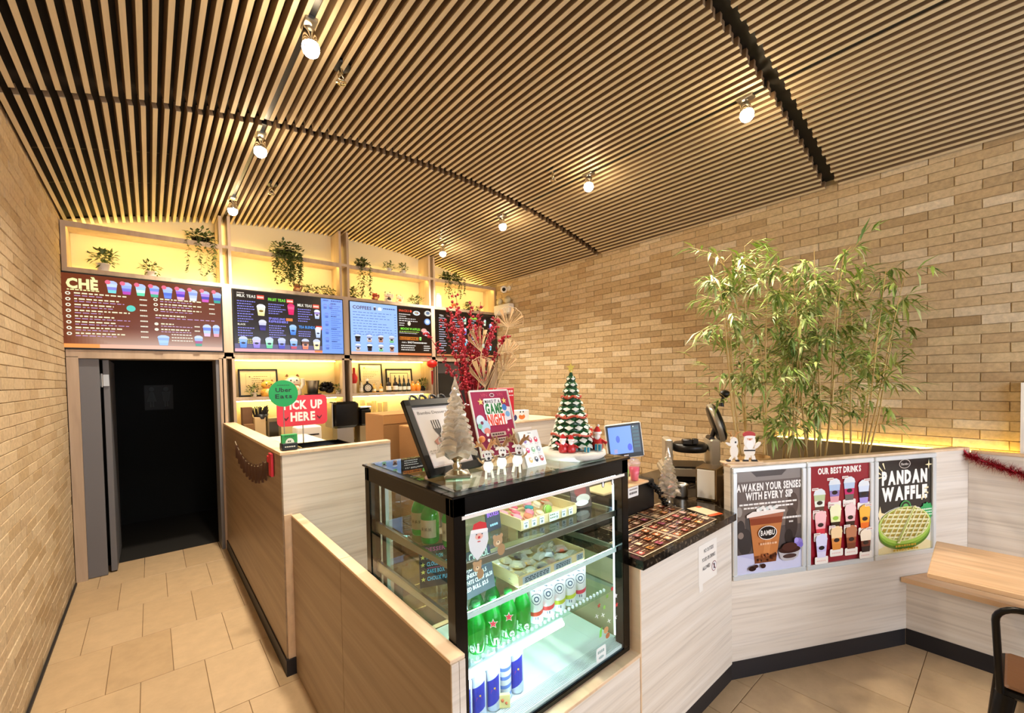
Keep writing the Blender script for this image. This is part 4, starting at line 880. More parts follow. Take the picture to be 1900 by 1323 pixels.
cpart('front_strip', MB().box(X0+.03, X1-.03, Y0-.002, Y0, ZT-.082, ZT-.071), M['white'])
cpart('front_glass', MB().box(X0+P-.01, X1-P+.02, Y0+.002, Y0+.006, ZB+.03, ZT-.07), M['glass'])
cpart('side_glass', MB().box(X0+.004, X0+.008, Y0+P-.01, Y1-P+.01, ZB+.03, ZT-.07), M['glass']); cpart('side_glass', MB().box(X1-.008, X1-.004, Y0+P-.01, Y1-P+.01, ZB+.03, ZT-.07), M['glass'])
cpart('door_glass', MB().box(X0+P, (X0+X1)/2+.02, Y1-.02, Y1-.016, ZB+.05, ZT-.07), M['glass']); cpart('door_glass', MB().box((X0+X1)/2-.02, X1-P, Y1-.032, Y1-.028, ZB+.05, ZT-.07), M['glass'])
cpart('door_frame', MB().cbox((X0+X1)/2-.02, (X0+X1)/2+.02, Y1-.04, Y1-.012, ZB+.05, ZT-.07, .002), M['steel'])
cpart('base', MB().cbox(X0, X1, Y0, Y1, ZB, ZB+.022, .003), M['black_gloss'])
cpart('floor_tray', MB().box(X0+.01, X1-.01, Y0+.07, Y1-.03, ZB+.022, ZB+.035), M['white_e'])
cpart('frame_inner', MB().box(X0+.045, X0+.06, Y1-.10, Y1-.06, ZB+.04, ZT-.07).box(X1-.06, X1-.045, Y1-.10, Y1-.06, ZB+.04, ZT-.07), M['steel'])
mb = MB()
for k in range(11): mb.box(X0+.03, X1-.03, Y0+.012+k*.0062, Y0+.015+k*.0062, ZB+.026, ZB+.040)
cpart('front_grille', mb, M['white_e']); cpart('grille_bed', MB().box(X0+.02, X1-.02, Y0+.008, Y0+.08, ZB+.022, ZB+.026), plain('grille_bed', '#2c4650', .4))
SH_Z = (1.215, 1.048, .868)
for i, z in enumerate(SH_Z):
    cpart('shelf', MB().box(X0+.03, X1-.03, Y0+.035, Y1-.10, z-.006, z), M['glass_shelf'], 'glass shelf with metal front rail')
    cpart('shelf_rail', MB().cbox(X0+.025, X1-.05 if i < 2 else X1-.40, Y0+.030, Y0+.040, z-.028 if i == 0 else z-.02, z-.002, .002), M['steel'] if i == 0 else M['white_e'])
    for x in (X0+.018, X1-.032): cpart('shelf_bracket', MB().prism([(Y0+.05, z-.006), (Y1-.06, z-.006), (Y1-.06, z-.05), (Y0+.05, z-.020)], x, x+.012, 'x'), M['steel'])
cpart('lamp_tube', MB().tube([(X0+.03, Y0+.034, .862-.018), (X1-.40, Y0+.034, .862-.018)], .011, 10), M['led_case'], 'bright white tube lamp')
cpart('lamp_tube', MB().box(X0+.04, X1-.06, Y0+.042, Y0+.050, 1.036, 1.041), M['led_case'], 'bright white tube lamp')
cpart('lamp_tube', MB().box(X0+.06, X1-.06, Y0+.024, Y0+.034, ZT-.080, ZT-.074), M['led_case'], 'bright white tube lamp')
cpart('lamp_tube', MB().box(X0+.03, X0+.038, Y0+.05, Y0+.058, ZB+.06, ZT-.08).box(X1-.038, X1-.030, Y0+.05, Y0+.058, ZB+.06, ZT-.08), emit('led_side', '#dff2f4', 1.6), 'bright white tube lamp')
mb = MB()
for z, n_ in ((1.217, 0), (1.050, 0), (.870, 34)):
    for k in range(n_): mb.box(X0+.04+k*.0225, X0+.048+k*.0225, Y0+.042, Y0+.050, z, z+.010)
cpart('shelf_fins', mb, M['white_e'])
# green soju-like bottles on the top shelf
def green_bottle(x, y, z, r_, h, label, group, lab=None, neck=.013, stout=False):
    b = thing('bottle', label, 'bottle', (x, y, z), face(x, y)*0+(-.9), group)
    part('glass', MB().lathe([(0, .002), (r_*.9, 0), (r_, .008), (r_, h*.56), (r_*.8, h*.68), (neck*1.1, h*.82), (neck, h*.93)], 18), M['bottle_green'], b)
    m_ = MB(); m_.col = S('#1f8f3c'); m_.lathe([(neck*1.15, h*.92), (neck*1.15, h), (0, h)], 12); part('cap', m_, M['gloss'], b)
    if lab: lab(b, r_, h)
    return b
def soju_label(b, r_, h):
    m_ = MB(); m_.col = S('#b7a68a'); a0 = -2.6; n_ = 10; R2 = r_*1.012
    vs = [(R2*math.cos(a0+2.1*i/n_), R2*math.sin(a0+2.1*i/n_), z) for z in (h*.14, h*.52) for i in range(n_+1)]
    m_.add(vs, [(i, i+1, n_+2+i, n_+1+i) for i in range(n_)], True); part('label', m_, M['print'], b)
    m_ = MB(); m_.col = S('#3a3228'); gl = '순하리' 
    for k in range(3):
        a = a0+.55+.42*k; x, y = (R2+.0006)*math.cos(a), (R2+.0006)*math.sin(a); T = Matrix.Translation((x, y, h*.32)) @ Matrix.Rotation(a+PI/2, 4, 'Z')
        for bx in ((-.004, .004, -.001, .001), (-.004, -.002, -.006, .006), (.0, .004, .004, .006), (.003, .0045, -.006, .002)): m_.add([(bx[0], 0, bx[2]), (bx[1], 0, bx[2]), (bx[1], 0, bx[3]), (bx[0], 0, bx[3])], [(0, 1, 2, 3)], False, T)
    part('lettering', m_, M['print'], b)
for i, (x, y, l_) in enumerate(((.775, 1.455, 'back left'), (.760, 1.355, 'middle'), (.800, 1.275, 'front right'))):
    green_bottle(x, y, SH_Z[0]+.001, .033, .165, 'green liquor bottle with a pale label on the top case shelf, '+l_+' of three', 'green liquor bottles on the top case shelf', soju_label)
# beer bottles on the third shelf
def beer_label(letters, star):
    def f(b, r_, h):
        R2 = r_*1.015; m_ = MB(); m_.col = S('#f2f6f2'); 
        for k, ch in enumerate(letters):
            vs, fs, wd = glyph(ch, .035); sz = .044; a = -PI/2-.90+.92*k
            m_.add([((R2)*math.cos(a+vx*sz/R2), R2*math.sin(a+vx*sz/R2), h*.07+vz*sz) for vx, vz in vs], fs)
        if star:
            m_.col = S('#f4f4f4')
            for rr_, cc, dd in ((.019, '#f6f6f6', 1.018), (.015, '#e2344a', 1.03)):
                m_.col = S(cc); pts_ = [(0, 0)]+[((rr_ if i % 2 == 0 else rr_*.42)*math.sin(PI*i/5), (rr_ if i % 2 == 0 else rr_*.42)*math.cos(PI*i/5)) for i in range(10)]
                m_.add([(r_*dd*math.cos(-PI/2+u/R2), r_*dd*math.sin(-PI/2+u/R2), h*.50+v_) for u, v_ in pts_], [(0, 1+(i+1) % 10, 1+i) for i in range(10)])
        part('label', m_, M['print'], b)
    return f
for i, (lt, st, x, y) in enumerate((('He', 0, .765, 1.185), ('ei', 0, .832, 1.180), ('in', 1, .900, 1.176), ('ne', 1, .968, 1.172), ('ke', 0, 1.036, 1.170))):
    b = green_bottle(x, y, SH_Z[2]+.001, .031, .168, 'lettered green beer bottle, '+['nearest the black corner post', 'second from the black corner post', 'third in the row, with a red star', 'fourth in the row', 'fifth in the row, next to the white cans'][i], 'green beer bottles in a row in the case', beer_label(lt, st))
    b.rotation_euler = (0, 0, -.62)
for i in range(3): green_bottle(.82+.08*i, 1.26+.01*i, SH_Z[2]+.001, .031, .168, 'green beer bottle in the second row behind the lettered ones, '+['left', 'middle', 'right'][i], 'green beer bottles in a row in the case')
# cans
def can(x, y, z, r_, h, label, group, draw, base='#e9eef2', rz=-.62):
    b = thing('drink_can', label, 'can', (x, y, z), rz, group); m_ = MB(); m_.col = S(base)
    m_.lathe([(r_*.75, 0), (r_, .008), (r_, h-.012), (r_*.82, h-.002)], 20, None, True, False); part('body', m_, vc_metal, b)
    part('lid', MB().lathe([(0, h-.004), (r_*.76, h-.004), (r_*.82, h), (r_*.82, h-.003)], 18).lathe([(0, 0.001), (r_*.75, 0.001)], 18), M['alu'], b)
    m_ = MB(); draw(m_, r_, h); part('print', m_, vc_metal, b)
def onc(m_, r_, pts, col, d=1.01, fs=None):
    m_.col = S(col); m_.add([(r_*d*math.cos(-PI/2+u/r_), r_*d*math.sin(-PI/2+u/r_), z) for u, z in pts], fs or [tuple(range(len(pts)))])
def band(m_, r_, h, z0, z1, col, tilt=0, d=1.008, wave=False):
    n_ = 20; m_.col = S(col); R2 = r_*d
    lo = [(R2*math.cos(2*PI*i/n_), R2*math.sin(2*PI*i/n_), z0+tilt*math.sin(2*PI*i/n_+.8)) for i in range(n_)]; hi = [(p[0], p[1], p[2]+z1-z0) for p in lo]
    m_.add(lo+hi, [(i, (i+1) % n_, n_+(i+1) % n_, n_+i) for i in range(n_)], True)
vc_metal = vcol('printed_metal', .35, 0, .3)
def seltzer(col):
    def f(m_, r_, h):
        band(m_, r_, h, h*.24, h*.34, col, .007)
        for rr_, c in ((.020, '#2c4a66'), (.0175, '#e9eef2'), (.010, '#3a5a78'), (.006, '#e9eef2')):
            onc(m_, r_, [(0, h*.62)]+[(rr_*math.cos(2*PI*i/14), h*.62+rr_*1.1*math.sin(2*PI*i/14)) for i in range(14)], c, 1.01+.002*{.020: 0, .0175: 1, .010: 2, .006: 3}[rr_], [(0, 1+(i+1) % 14, 1+i)[::-1] for i in range(14)])
        for k, ch in enumerate('WHITE'):
            vs, fs, wd = glyph(ch, .02); u0 = -.016+.0075*k; m_.col = S('#2c4a66'); m_.add([(r_*1.01*math.cos(-PI/2+(u0+vx*.010)/r_), r_*1.01*math.sin(-PI/2+(u0+vx*.010)/r_), h*.80+vz*.010) for vx, vz in vs], fs)
        onc(m_, r_, [(-.006, h*.12), (.006, h*.12), (.006, h*.19), (-.006, h*.19)], '#5a7088')
    return f
for i, (x, c, l_) in enumerate(((1.105, '#e8543a', 'orange-red band, leftmost, next to the beer bottles'), (1.168, '#e84a4a', 'red band, second from the left'), (1.231, '#b8c832', 'lime green band, third from the left'), (1.294, '#b9cc3a', 'lime green band, fourth from the left'), (1.357, '#d8405a', 'pink-red band, rightmost in the row'))):
    can(x, 1.172, SH_Z[2]+.001, .029, .158, 'white seltzer can with '+l_, 'white seltzer cans in the display case', seltzer(c))
def energy(silver):
    def f(m_, r_, h):
        if not silver:
            for a in (0, PI):
                for e in range(6):
                    u0 = a*r_-.024+.008*e; u1 = u0+.008; f0 = h*(.10+.030*e); f1 = h*(.10+.030*(e+1)); onc(m_, r_, [(u0, f0), (u1, f1), (u1, f1+h*.58), (u0, f0+h*.58)], '#2233b0', 1.012)
            onc(m_, r_, [(-.010, h*.44), (.010, h*.50), (.006, h*.56), (-.006, h*.52)], '#d8303a', 1.02); onc(m_, r_, [(.002, h*.54), (.008, h*.54), (.008, h*.58), (.002, h*.58)], '#e8c040', 1.022)
        else:
            for k in range(4): band(m_, r_, h, h*(.14+.2*k), h*(.22+.2*k), '#5f86d8', .004)
    return f
sp = [(.790, 1.20, 0), (.850, 1.20, 0), (.910, 1.195, 0), (.970, 1.205, 1), (1.030, 1.205, 0), (.820, 1.265, 0), (.885, 1.265, 0), (.95, 1.27, 1), (1.015, 1.27, 1)]
nm = ['leftmost of the front row', 'second of the front row', 'third of the front row', '', 'rightmost of the front row', 'left of the back row', 'second of the back row', '', '']
for i, (x, y, s_) in enumerate(sp):
    lab_ = ('blue slim energy can on the case floor, '+nm[i]) if not s_ else 'silver can with blue stripes on the case floor, '+{3: 'in the front row', 7: 'back row, left of two', 8: 'back row, right of two'}[i]
    can(x, y, ZB+.036, .0265, .160 if i != 4 else .175, lab_, 'slim cans on the floor of the case', energy(s_), '#c8d2e2' if not s_ else '#dfe6f0')
t2 = thing('wafer_tube', 'small pale packet with brown spots before the blue cans', 'packet', (.935, 1.165, ZB+.042), -.6); m_ = MB(); m_.col = S('#d8cc8a'); m_.cbox(-.022, .022, -.006, .006, 0, .05, .002); m_.col = S('#c0603a'); m_.ball((-.006, -.007, .03), .006, 6, 4).ball((.008, -.007, .02), .005, 6, 4); part('packet', m_, M['matte'], t2)
# wooden trays with macarons / packets
def wood_tray(name, label, x0, x1, y0, y1, z, h, arch):
    b = thing(name, label, 'tray', ((x0+x1)/2, y0, z)); a = (x1-x0)/2; D = y1-y0; mm = plain(name+'_wood', '#dcc795', .6)
    part('bottom', MB().box(-a, a, 0, D, 0, .005), mm, b); part('side', MB().cbox(-a, -a+.006, 0, D, .005, h, .001), mm, b); part('side', MB().cbox(a-.006, a, 0, D, .005, h, .001), mm, b); part('front', MB().cbox(-a, a, -.003, .003, .005, h*.85, .001), mm, b)
    n_ = 12; pts_ = [(-a, .005), (a, .005)]+[(a-2*a*i/n_, h+arch*math.sin(PI*i/n_)) for i in range(n_+1)]
    part('back', MB().prism(pts_, D-.006, D, 'y'), mm, b); return b, a, D
b, a, D = wood_tray('macaron_tray', 'pale wooden tray of macarons with an arched back on the top case shelf', 1.065, 1.385, 1.205, 1.455, SH_Z[0]+.001, .045, .035)
F = Flat(); F.d = -.0036
for k in range(7):
    if k != 3: x = -a+.025+.042*k; F.rect(x-.013, .006, x+.013, .036, '#e4e8e6').lines(x-.009, x+.009, .026, .003, '#5a6a70', k, 1).ell(x, .016, .006, .006, '#7a8a90', 8)
F.rect(-.012, .004, .03, .038, '#dff0d8').lines(-.008, .026, .028, .004, '#3a5a3a', 3, 1).lines(-.008, .026, .016, .004, '#3a5a3a', 4, 1); part('price_tags', F, M['print'], b)
def macaron(x, y, z, c, label, rot):
    q = thing('macaron', label, 'macaron', (x, y, z), 0, 'macarons on the wooden tray', rot); m_ = MB(); m_.col = S(c)
    m_.lathe([(.0, -.011), (.017, -.011), (.020, -.006), (.019, -.003)], 12); m_.lathe([(.019, .003), (.020, .006), (.017, .011), (0, .012)], 12); part('shell', m_, M['matte'], q)
    m_ = MB(); m_.col = S('#f4e8d8'); m_.lathe([(.0175, -.003), (.0175, .003)], 12); part('filling', m_, M['matte'], q)
zm = SH_Z[0]+.028
mc = [('#e88a9a', 'pink'), ('#2f8a8f', 'teal'), ('#f0a0b0', 'pale pink'), ('#e8c8a0', 'cream'), ('#c87a5a', 'brown'), ('#f0d8b8', 'beige'), ('#8ab84a', 'green'), ('#e06a7a', 'rose'), ('#a89070', 'tan')]
for i, (u, v_, k) in enumerate(((-.125, .06, 0), (-.085, .04, 4), (-.09, .11, 7), (-.045, .075, 0), (-.005, .12, 1), (-.02, .04, 3), (.03, .17, 2), (.06, .14, 5), (.045, .06, 6), (.09, .10, 8), (.12, .15, 4), (-.13, .14, 2), (-.05, .17, 7))):
    macaron(1.225+u, 1.205+v_, zm, mc[k][0], mc[k][1]+' macaron '+['at the front left corner of the tray', 'in front of the left side', 'behind the front left ones', 'left of the teal one', 'in the tray centre', 'at the front middle', 'at the back middle', 'right of the back middle', 'at the front right, standing upright', 'on the right side', 'in the back right corner', 'in the back left corner', 'behind the left middle'][i], (rnd()*.5 if k != 6 else 1.4, rnd()*.4, 0))
b, a, D = wood_tray('cookie_tray', 'pale wooden tray of wrapped cookies on the second case shelf', .985, 1.350, 1.135, 1.375, SH_Z[1]+.001, .045, .012)
F = Flat(); F.d = -.0036; F.rect(-a+.02, .008, -.02, .034, '#b8c4cc').rect(.0, .008, .10, .034, '#b8c4cc').rect(.13, .008, .17, .034, '#b8c4cc')
for k in range(3):
    for x0_, x1_ in ((-a+.03, -.03), (.01, .09), (.135, .165)): F.lines(x0_, x1_, .012+.007*k, .004, '#3f5560', k, 1)
part('price_tags', F, M['print'], b)
rr = random.Random(9); wrap = glassy('wrapper', '#ffffff', 1, .12, 1, 1.6, '#f4f2ee', .35)
ck = ['#e0b870', '#efe6d2', '#6a6470', '#d86a50', '#f0ece4', '#d8c89a', '#787080', '#e8ddb8']
for i in range(18):
    u = -.15+.06*(i % 6)+rr.uniform(-.01, .01); v_ = .045+.07*(i//6)+rr.uniform(-.01, .01); q = thing('wrapped_cookie', ['tan', 'white', 'dark grey', 'orange-red', 'white', 'cream', 'grey', 'pale yellow'][i % 8]+' cookie in clear wrap, '+['front', 'middle', 'back'][i//6]+' row of the cookie tray, '+['far left', 'second from left', 'third from left', 'third from right', 'second from right', 'far right'][i % 6], 'cookie', (1.1675+u, 1.135+v_, SH_Z[1]+.012), rr.uniform(0, 3), 'wrapped cookies on the tray')
    m_ = MB(); m_.col = S(ck[i % 8]); m_.lathe([(0, 0), (.020, 0), (.024, .005), (.020, .012), (0, .015)], 10) if i % 3 else m_.cbox(-.022, .022, -.015, .015, 0, .012, .002); part('cookie', m_, M['matte'], q)
    m_ = MB(); m_.add([(-.034, -.02, .004), (.034, -.022, .006), (.032, .022, .004), (-.03, .02, .007), (-.02, -.012, .019), (.02, -.01, .021), (.018, .014, .018), (-.018, .012, .020)], [(0, 1, 5, 4), (1, 2, 6, 5), (2, 3, 7, 6), (3, 0, 4, 7), (4, 5, 6, 7)]); part('wrapper', m_, wrap, q)
# chalkboards in the case
def board(name, label, x, y, z, w_, h, rz, lean, draw, base='#26303a', cat='sign'):
    q = thing(name, label, cat, (x, y, z), 0, None, (-lean, 0, rz)); part('board', MB().box(-w_/2, w_/2, 0, .004, 0, h), plain('board_'+base[1:], base, .5), q)
    F = Flat(); F.d = -.0003; draw(F, w_, h); part('lettering', F, M['print'], q); return q
def al(F, w, h):
    F.text('ALCOHOL', 0, h-.035, .026, '#f4f8f4', 'c', .04, .135); F.rect(-.065, h-.043, .065, h-.040, '#e86a8a')
    for k, s_ in enumerate(('SOJU $15', 'HEINEKEN $6.5', 'WHITE CLAW $6.50', 'RED BULL $3.5')): F.text(s_, -.067, h-.063-.021*k, .013, '#f0f4f0', 'l', .03, [.075, .11, .135, .11][k])
board('chalkboard_sign', 'dark chalkboard with white drink prices on the second case shelf behind the corner post', .862, 1.195, SH_Z[1]+.001, .15, .150, .12, .18, al, '#46505c')
def ds(F, w, h):
    F.text('DESSERTS', 0, h-.022, .014, '#e85aa8', 'c', .03, .10); 
    for k, s_ in enumerate(('MACARON', 'CLOUD COOKIE', 'CAKE BOX', 'CHOUX PUFF')):
        F.star(-.060, h-.042-.026*k, .009, '#d8d868'); F.text(s_, -.046, h-.048-.026*k, .014, '#5fc8f0', 'l', .035, [.06, .095, .065, .085][k])
    F.rect(-.046, h-.082, .05, h-.0805, '#e85aa8')
board('chalkboard_sign', 'black chalkboard with blue dessert names and yellow stars seen through the left glass', .790, 1.345, SH_Z[1]+.001, .145, .150, -.35, .05, ds, '#15171c')
def cb(F, w, h):
    F.text('CAKE', .0, h-.035, .017, '#a86ae8', 'c', .035, .05); F.text('BOXES', 0, h-.060, .017, '#a86ae8', 'c', .035, .06); F.lines(-.02, .02, .018, .008, '#a8d8f0', 3, 1); F.rect(-.028, h-.012, .028, h-.008, '#303a50')
board('chalkboard_sign', 'small dark board with purple lettering on the top case shelf beside the macaron tray', 1.0, 1.285, SH_Z[0]+.001, .075, .115, .1, .12, cb, '#3c4250')
def mw(F, w, h):
    F.rect(-w/2+.003, .003, w/2-.003, h-.003, '#5a4238'); F.text('MOCHI', 0, h-.032, .015, '#f2ece4', 'c', .03, .07); F.text('WAFFLE', 0, h-.052, .015, '#f2ece4', 'c', .03, .08); F.ell(.0, .075, .035, .028, '#8a3a34').ell(.01, .04, .04, .02, '#c8bcae').ell(0, .022, .038, .012, '#e8e4dc')
board('waffle_card', 'brown card with a waffle picture leaning at the right end of the top shelf', 1.462, 1.235, SH_Z[0]+.001, .115, .145, -.15, .2, mw, '#4a3830')
# decals on the front glass
q = thing('santa_decal', 'white bearded face sticker with a red cap on the front glass', 'sticker', (.785, Y0+.0005, 1.293), 0, None, (0, .1, 0)); F = Flat(); F.d = -.0004
F.poly([(-.040, .030), (-.046, -.01), (-.038, -.045), (-.018, -.075), (0, -.095), (.018, -.075), (.038, -.045), (.046, -.01), (.040, .030), (.02, .05), (-.02, .05)], '#dfe6ea'); F.poly([(-.034, .034), (.036, .034), (.030, .066), (.0, .076), (-.028, .066)], '#d0282e'); F.rrect(-.040, .026, .040, .042, .006, '#f2f4f4')
F.ell(0, .010, .018, .014, '#e8b8a8').ell(0, .006, .006, .006, '#c8303a').ell(-.013, .020, .003, .003, '#20242a').ell(.013, .020, .003, .003, '#20242a').ell(0, -.012, .008, .003, '#c85a5a'); F.v = [(p[0]*.85, p[1], p[2]*.72) for p in F.v]; part('print', F, M['print'], q)
def sticker(x, z, label, group, draw):
    q = thing('window_sticker', label, 'sticker', (x, Y0+.0005, z), 0, group); F = Flat(); F.d = -.0004; draw(F); part('print', F, M['print'], q)
def bear(s_):
    def f(F): F.ell(0, 0, .022*s_, .022*s_, '#b89a70').ell(-.016*s_, .018*s_, .008*s_, .008*s_, '#b89a70').ell(.016*s_, .018*s_, .008*s_, .008*s_, '#b89a70').ell(0, -.006*s_, .010*s_, .008*s_, '#e0cfa8').ell(0, -.003*s_, .003*s_, .003*s_, '#2a2018').ell(.014*s_, -.034*s_, .018*s_, .022*s_, '#a88a60')
    return f
sticker(.862, 1.265, 'pale brown bear sticker on the front glass right of the bearded face', 'bear stickers on the glass', bear(.9)); sticker(.777, 1.205, 'smaller brown bear sticker on the front glass below the bearded face', 'bear stickers on the glass', bear(.75))
def peng(F): F.ell(0, 0, .010, .016, '#16181c').ell(0, -.003, .006, .011, '#f0f2f4').ell(0, .016, .007, .006, '#16181c').poly([(-.018, .012), (-.008, .004), (-.009, 0)], '#16181c').poly([(.018, .012), (.008, .004), (.009, 0)], '#16181c')
sticker(1.422, 1.357, 'left one of two small penguin stickers at the top right of the glass', 'penguin stickers', peng); sticker(1.487, 1.357, 'right one of two small penguin stickers beside the right post', 'penguin stickers', peng)
def stars(c): return lambda F: F.star(0, 0, .012, c, 5, .5)
def flake(F):
    for k in range(3): a = k*PI/3; F.poly([(-.012*math.cos(a)-.001, -.012*math.sin(a)), (.012*math.cos(a)-.001, .012*math.sin(a)), (.012*math.cos(a)+.001, .012*math.sin(a)+.002), (-.012*math.cos(a)+.001, -.012*math.sin(a)+.002)], '#f4f8fa')
for x, z, c, l_ in ((1.475, .90, '#c8303a', 'red sticker highest at the right edge of the glass'), (1.50, .86, '#d8dfe4', 'white star sticker right of the lower glass'), (1.505, .82, '#c83a3a', 'red star sticker beside the right post, lower one'), (1.42, .84, '#8fc85a', 'green star sticker left of the red ones'), (1.385, .86, '#a8483a', 'dark red star sticker, leftmost on the lower glass'), (1.44, .88, '#7aa84a', 'dark green star sticker above the snowflakes')): sticker(x, z, l_, 'small winter stickers', stars(c))
for x, z, l_ in ((1.45, .77, 'white snowflake sticker in the middle of the lower right glass'), (1.41, .81, 'white snowflake sticker below the green star'), (1.495, .77, 'white snowflake sticker nearest the right post'), (1.37, .82, 'white snowflake sticker farthest left on the glass')): sticker(x, z, l_, 'snowflake stickers', flake)
sticker(1.43, .725, 'brown gingerbread sticker above the white lettered one', 'small winter stickers', lambda F: F.ell(0, .015, .016, .014, '#c89a6a').ell(.01, -.012, .014, .012, '#b07048'))
sticker(1.392, .745, 'bright green leaf sticker at the lower right of the glass', 'small winter stickers', lambda F: F.poly([(-.008, -.02), (.007, -.02), (.012, .02), (-.003, .01)], '#7fd85a'))
sticker(1.395, .655, 'white badge sticker with tiny lettering at the bottom right of the glass', 'small winter stickers', lambda F: F.rrect(-.032, -.03, .032, .03, .01, '#e8f0f0').lines(-.022, .022, .004, .012, '#8fb0b0', 3, 1).ell(0, -.014, .018, .006, '#a0bcbc'))

# ================================================================== ON TOP OF THE CASE
TZ = ZT+.003
# crystal tree
q = thing('crystal_tree', 'large clear crystal tree on a silver goblet pedestal at the front of the case', 'ornament', (.835, 1.285, TZ), -.5)
part('pedestal', MB().cbox(-.048, .048, -.048, .048, 0, .016, .004).lathe([(.044, .016), (.03, .022), (.014, .03), (.018, .042), (.011, .05), (.014, .058), (.034, .072), (.043, .088), (.046, .092), (.038, .092), (0, .088)], 24), M['silver'], q)
def tree_tiers(n_, z0, H, R0, pts_, seed):
    m_ = MB(); rr = random.Random(seed)
    for k in range(n_):
        f = k/n_; zb = z0+H*f*.93; r_ = R0*(1-f)**.85+R0*.06; th = H/n_*1.5; s_ = pts_; vs = []; fs = []; off = rr.random()*3
        for ring, (rf, zz) in enumerate(((.35, -.004), (1, -.012*(1-f)), (1.04, .004), (.72, th*.35), (.36, th*.8), (.2, th))):
            for i in range(2*s_):
                a = PI*i/s_+off; q_ = 1 if i % 2 == 0 else (.80 if ring in (1, 2, 3) else .94); jz = (-.010*(1-f) if i % 2 == 0 and ring in (1, 2) else 0)+rr.uniform(-.002, .002); vs.append((r_*rf*q_*math.cos(a), r_*rf*q_*math.sin(a), zb+zz+jz))
        L = 2*s_
        for g2 in range(5):
            for i in range(L): j = (i+1) % L; fs.append((g2*L+i, g2*L+j, (g2+1)*L+j, (g2+1)*L+i))
        m_.add(vs, fs, False)
    m_.lathe([(R0*.08, z0+H*.9), (R0*.04, z0+H), (0, z0+H+.004)], 8); return m_
part('tree', tree_tiers(11, .095, .262, .070, 7, 4), M['crystal'], q, 'clear faceted crystal tree')
q = thing('crystal_tree', 'small clear crystal tree standing on the granite beside the cash drawer', 'ornament', (2.425, 1.365, 1.0), .3); tr = tree_tiers(10, .085, .275, .068, 6, 8); part('tree', tr, M['crystal'], q); part('stem', MB().lathe([(.045, 0), (.02, .008), (.012, .03), (.018, .06), (.05, .085)], 12), M['crystal'], q)
# black framed sign
sl = math.atan2(.16, .268)
q = thing('framed_notice', 'black picture-framed sheet with a fork drawing, leaning back on the case top', 'picture frame', (.870, 1.335, TZ+.004), 0, None, (-sl, 0, .14)); w_, h = .262, .312
part('frame', MB().cbox(-w_/2, -w_/2+.030, -.010, .012, 0, h, .003).cbox(w_/2-.030, w_/2, -.010, .012, 0, h, .003).cbox(-w_/2, w_/2, -.010, .012, 0, .030, .003).cbox(-w_/2, w_/2, -.010, .012, h-.030, h, .003), M['black'], q)
part('stand', MB().prism([(.012, .01), (.012, .26), (.018, .26), (.17, -.0+.085), (.165, .08), (.02, .01)], -.02, .02, 'x'), M['black'], q) if False else None
m_ = MB()
for k, x in enumerate((-.075, -.03, .02, .065)): m_.tube([(x-.02, 0, h-.004), (x-.012, 0, h+.016), (x, 0, h+.020), (x+.012, 0, h+.014), (x+.02, 0, h-.004)], .005, 6)
part('crest', m_, M['black'], q)
F = Flat(); F.d = .004; F.rect(-w_/2+.028, .028, w_/2-.028, h-.028, '#f2e9e2'); F.rect(-w_/2+.040, .036, -w_/2+.0415, h-.045, '#c8a098').rect(-w_/2+.040, .036, w_/2-.04, .0375, '#c8a098')
F.text('Bambu Desserts', -.078, h-.062, .013, '#6a625a', 'l', .0, .15)
for k in range(4): F.rect(-.030+.011*k, .185, -.026+.011*k, .222, '#2a2422')
F.poly([(-.030, .186), (.0065, .186), (-.002, .168), (-.006, .160), (-.017, .160), (-.022, .168)], '#2a2422').rect(-.0155, .075, -.0075, .162, '#2a2422'); F.poly([(-.048, .135), (-.020, .15), (-.018, .12), (-.038, .115)], '#b87868'); F.lines(-.02, .08, .06, .008, '#c0b4aa', 3, 1).lines(-.085, .0, .095, .005, '#b8aca2', 8, 1).lines(-.085, .0, .085, .005, '#b8aca2', 9, 1)
part('sheet', F, M['print'], q)
# game night poster in acrylic holder
q = thing('poster_stand', 'upright acrylic stand with a magenta game night poster behind the reindeer', 'poster', (1.215, 1.492, TZ+.002), 0, None, (-.30, 0, .02)); w_, h = .225, .305
part('holder', MB().box(-w_/2, w_/2, 0, .005, 0, h).box(-w_/2-.004, -w_/2, -.003, .006, 0, h).box(w_/2, w_/2+.004, -.003, .006, 0, h).box(-w_/2, w_/2, -.003, .006, h, h+.004), M['white'], q)
F = Flat(); F.d = -.0005; F.rect(-w_/2+.004, .004, w_/2-.004, h-.004, '#a3174a'); F.rect(-w_/2+.004, .004, w_/2-.004, .09, '#8e1440')
F.text('VIN', -.035, h-.028, .016, '#d8506a', 'c', .0, .035); F.text('VIN', .06, h-.028, .016, '#d8506a', 'c', .0, .035); F.ell(.012, h-.022, .014, .009, '#f2e8ea').ell(.012, h-.022, .011, .006, '#6a1030')
F.star(-.062, h-.052, .018, '#f4d078').star(.078, h-.052, .016, '#f4d078')
F.rrect(-.045, h-.068, .058, h-.038, .005, '#f4eef0').text('MAKE IT A', .006, h-.060, .015, '#2a1a20', 'c', .03, .09)
F.rrect(-.050, h-.115, .062, h-.062, .008, '#f6f0ee').text('GAME', .006, h-.112, .048, '#1f7a3c', 'c', .05, .10); F.rrect(-.046, h-.166, .070, h-.112, .008, '#f6f0ee').text('NIGHT', .012, h-.164, .048, '#e8482f', 'c', .05, .108)
F.poly([(.058, h-.075), (.105, h-.085), (.100, h-.145), (.065, h-.150)], '#e8dfe8').ell(.070, h-.085, .014, .016, '#3f7ac8').ell(.082, h-.118, .014, .014, '#7fb0e0')
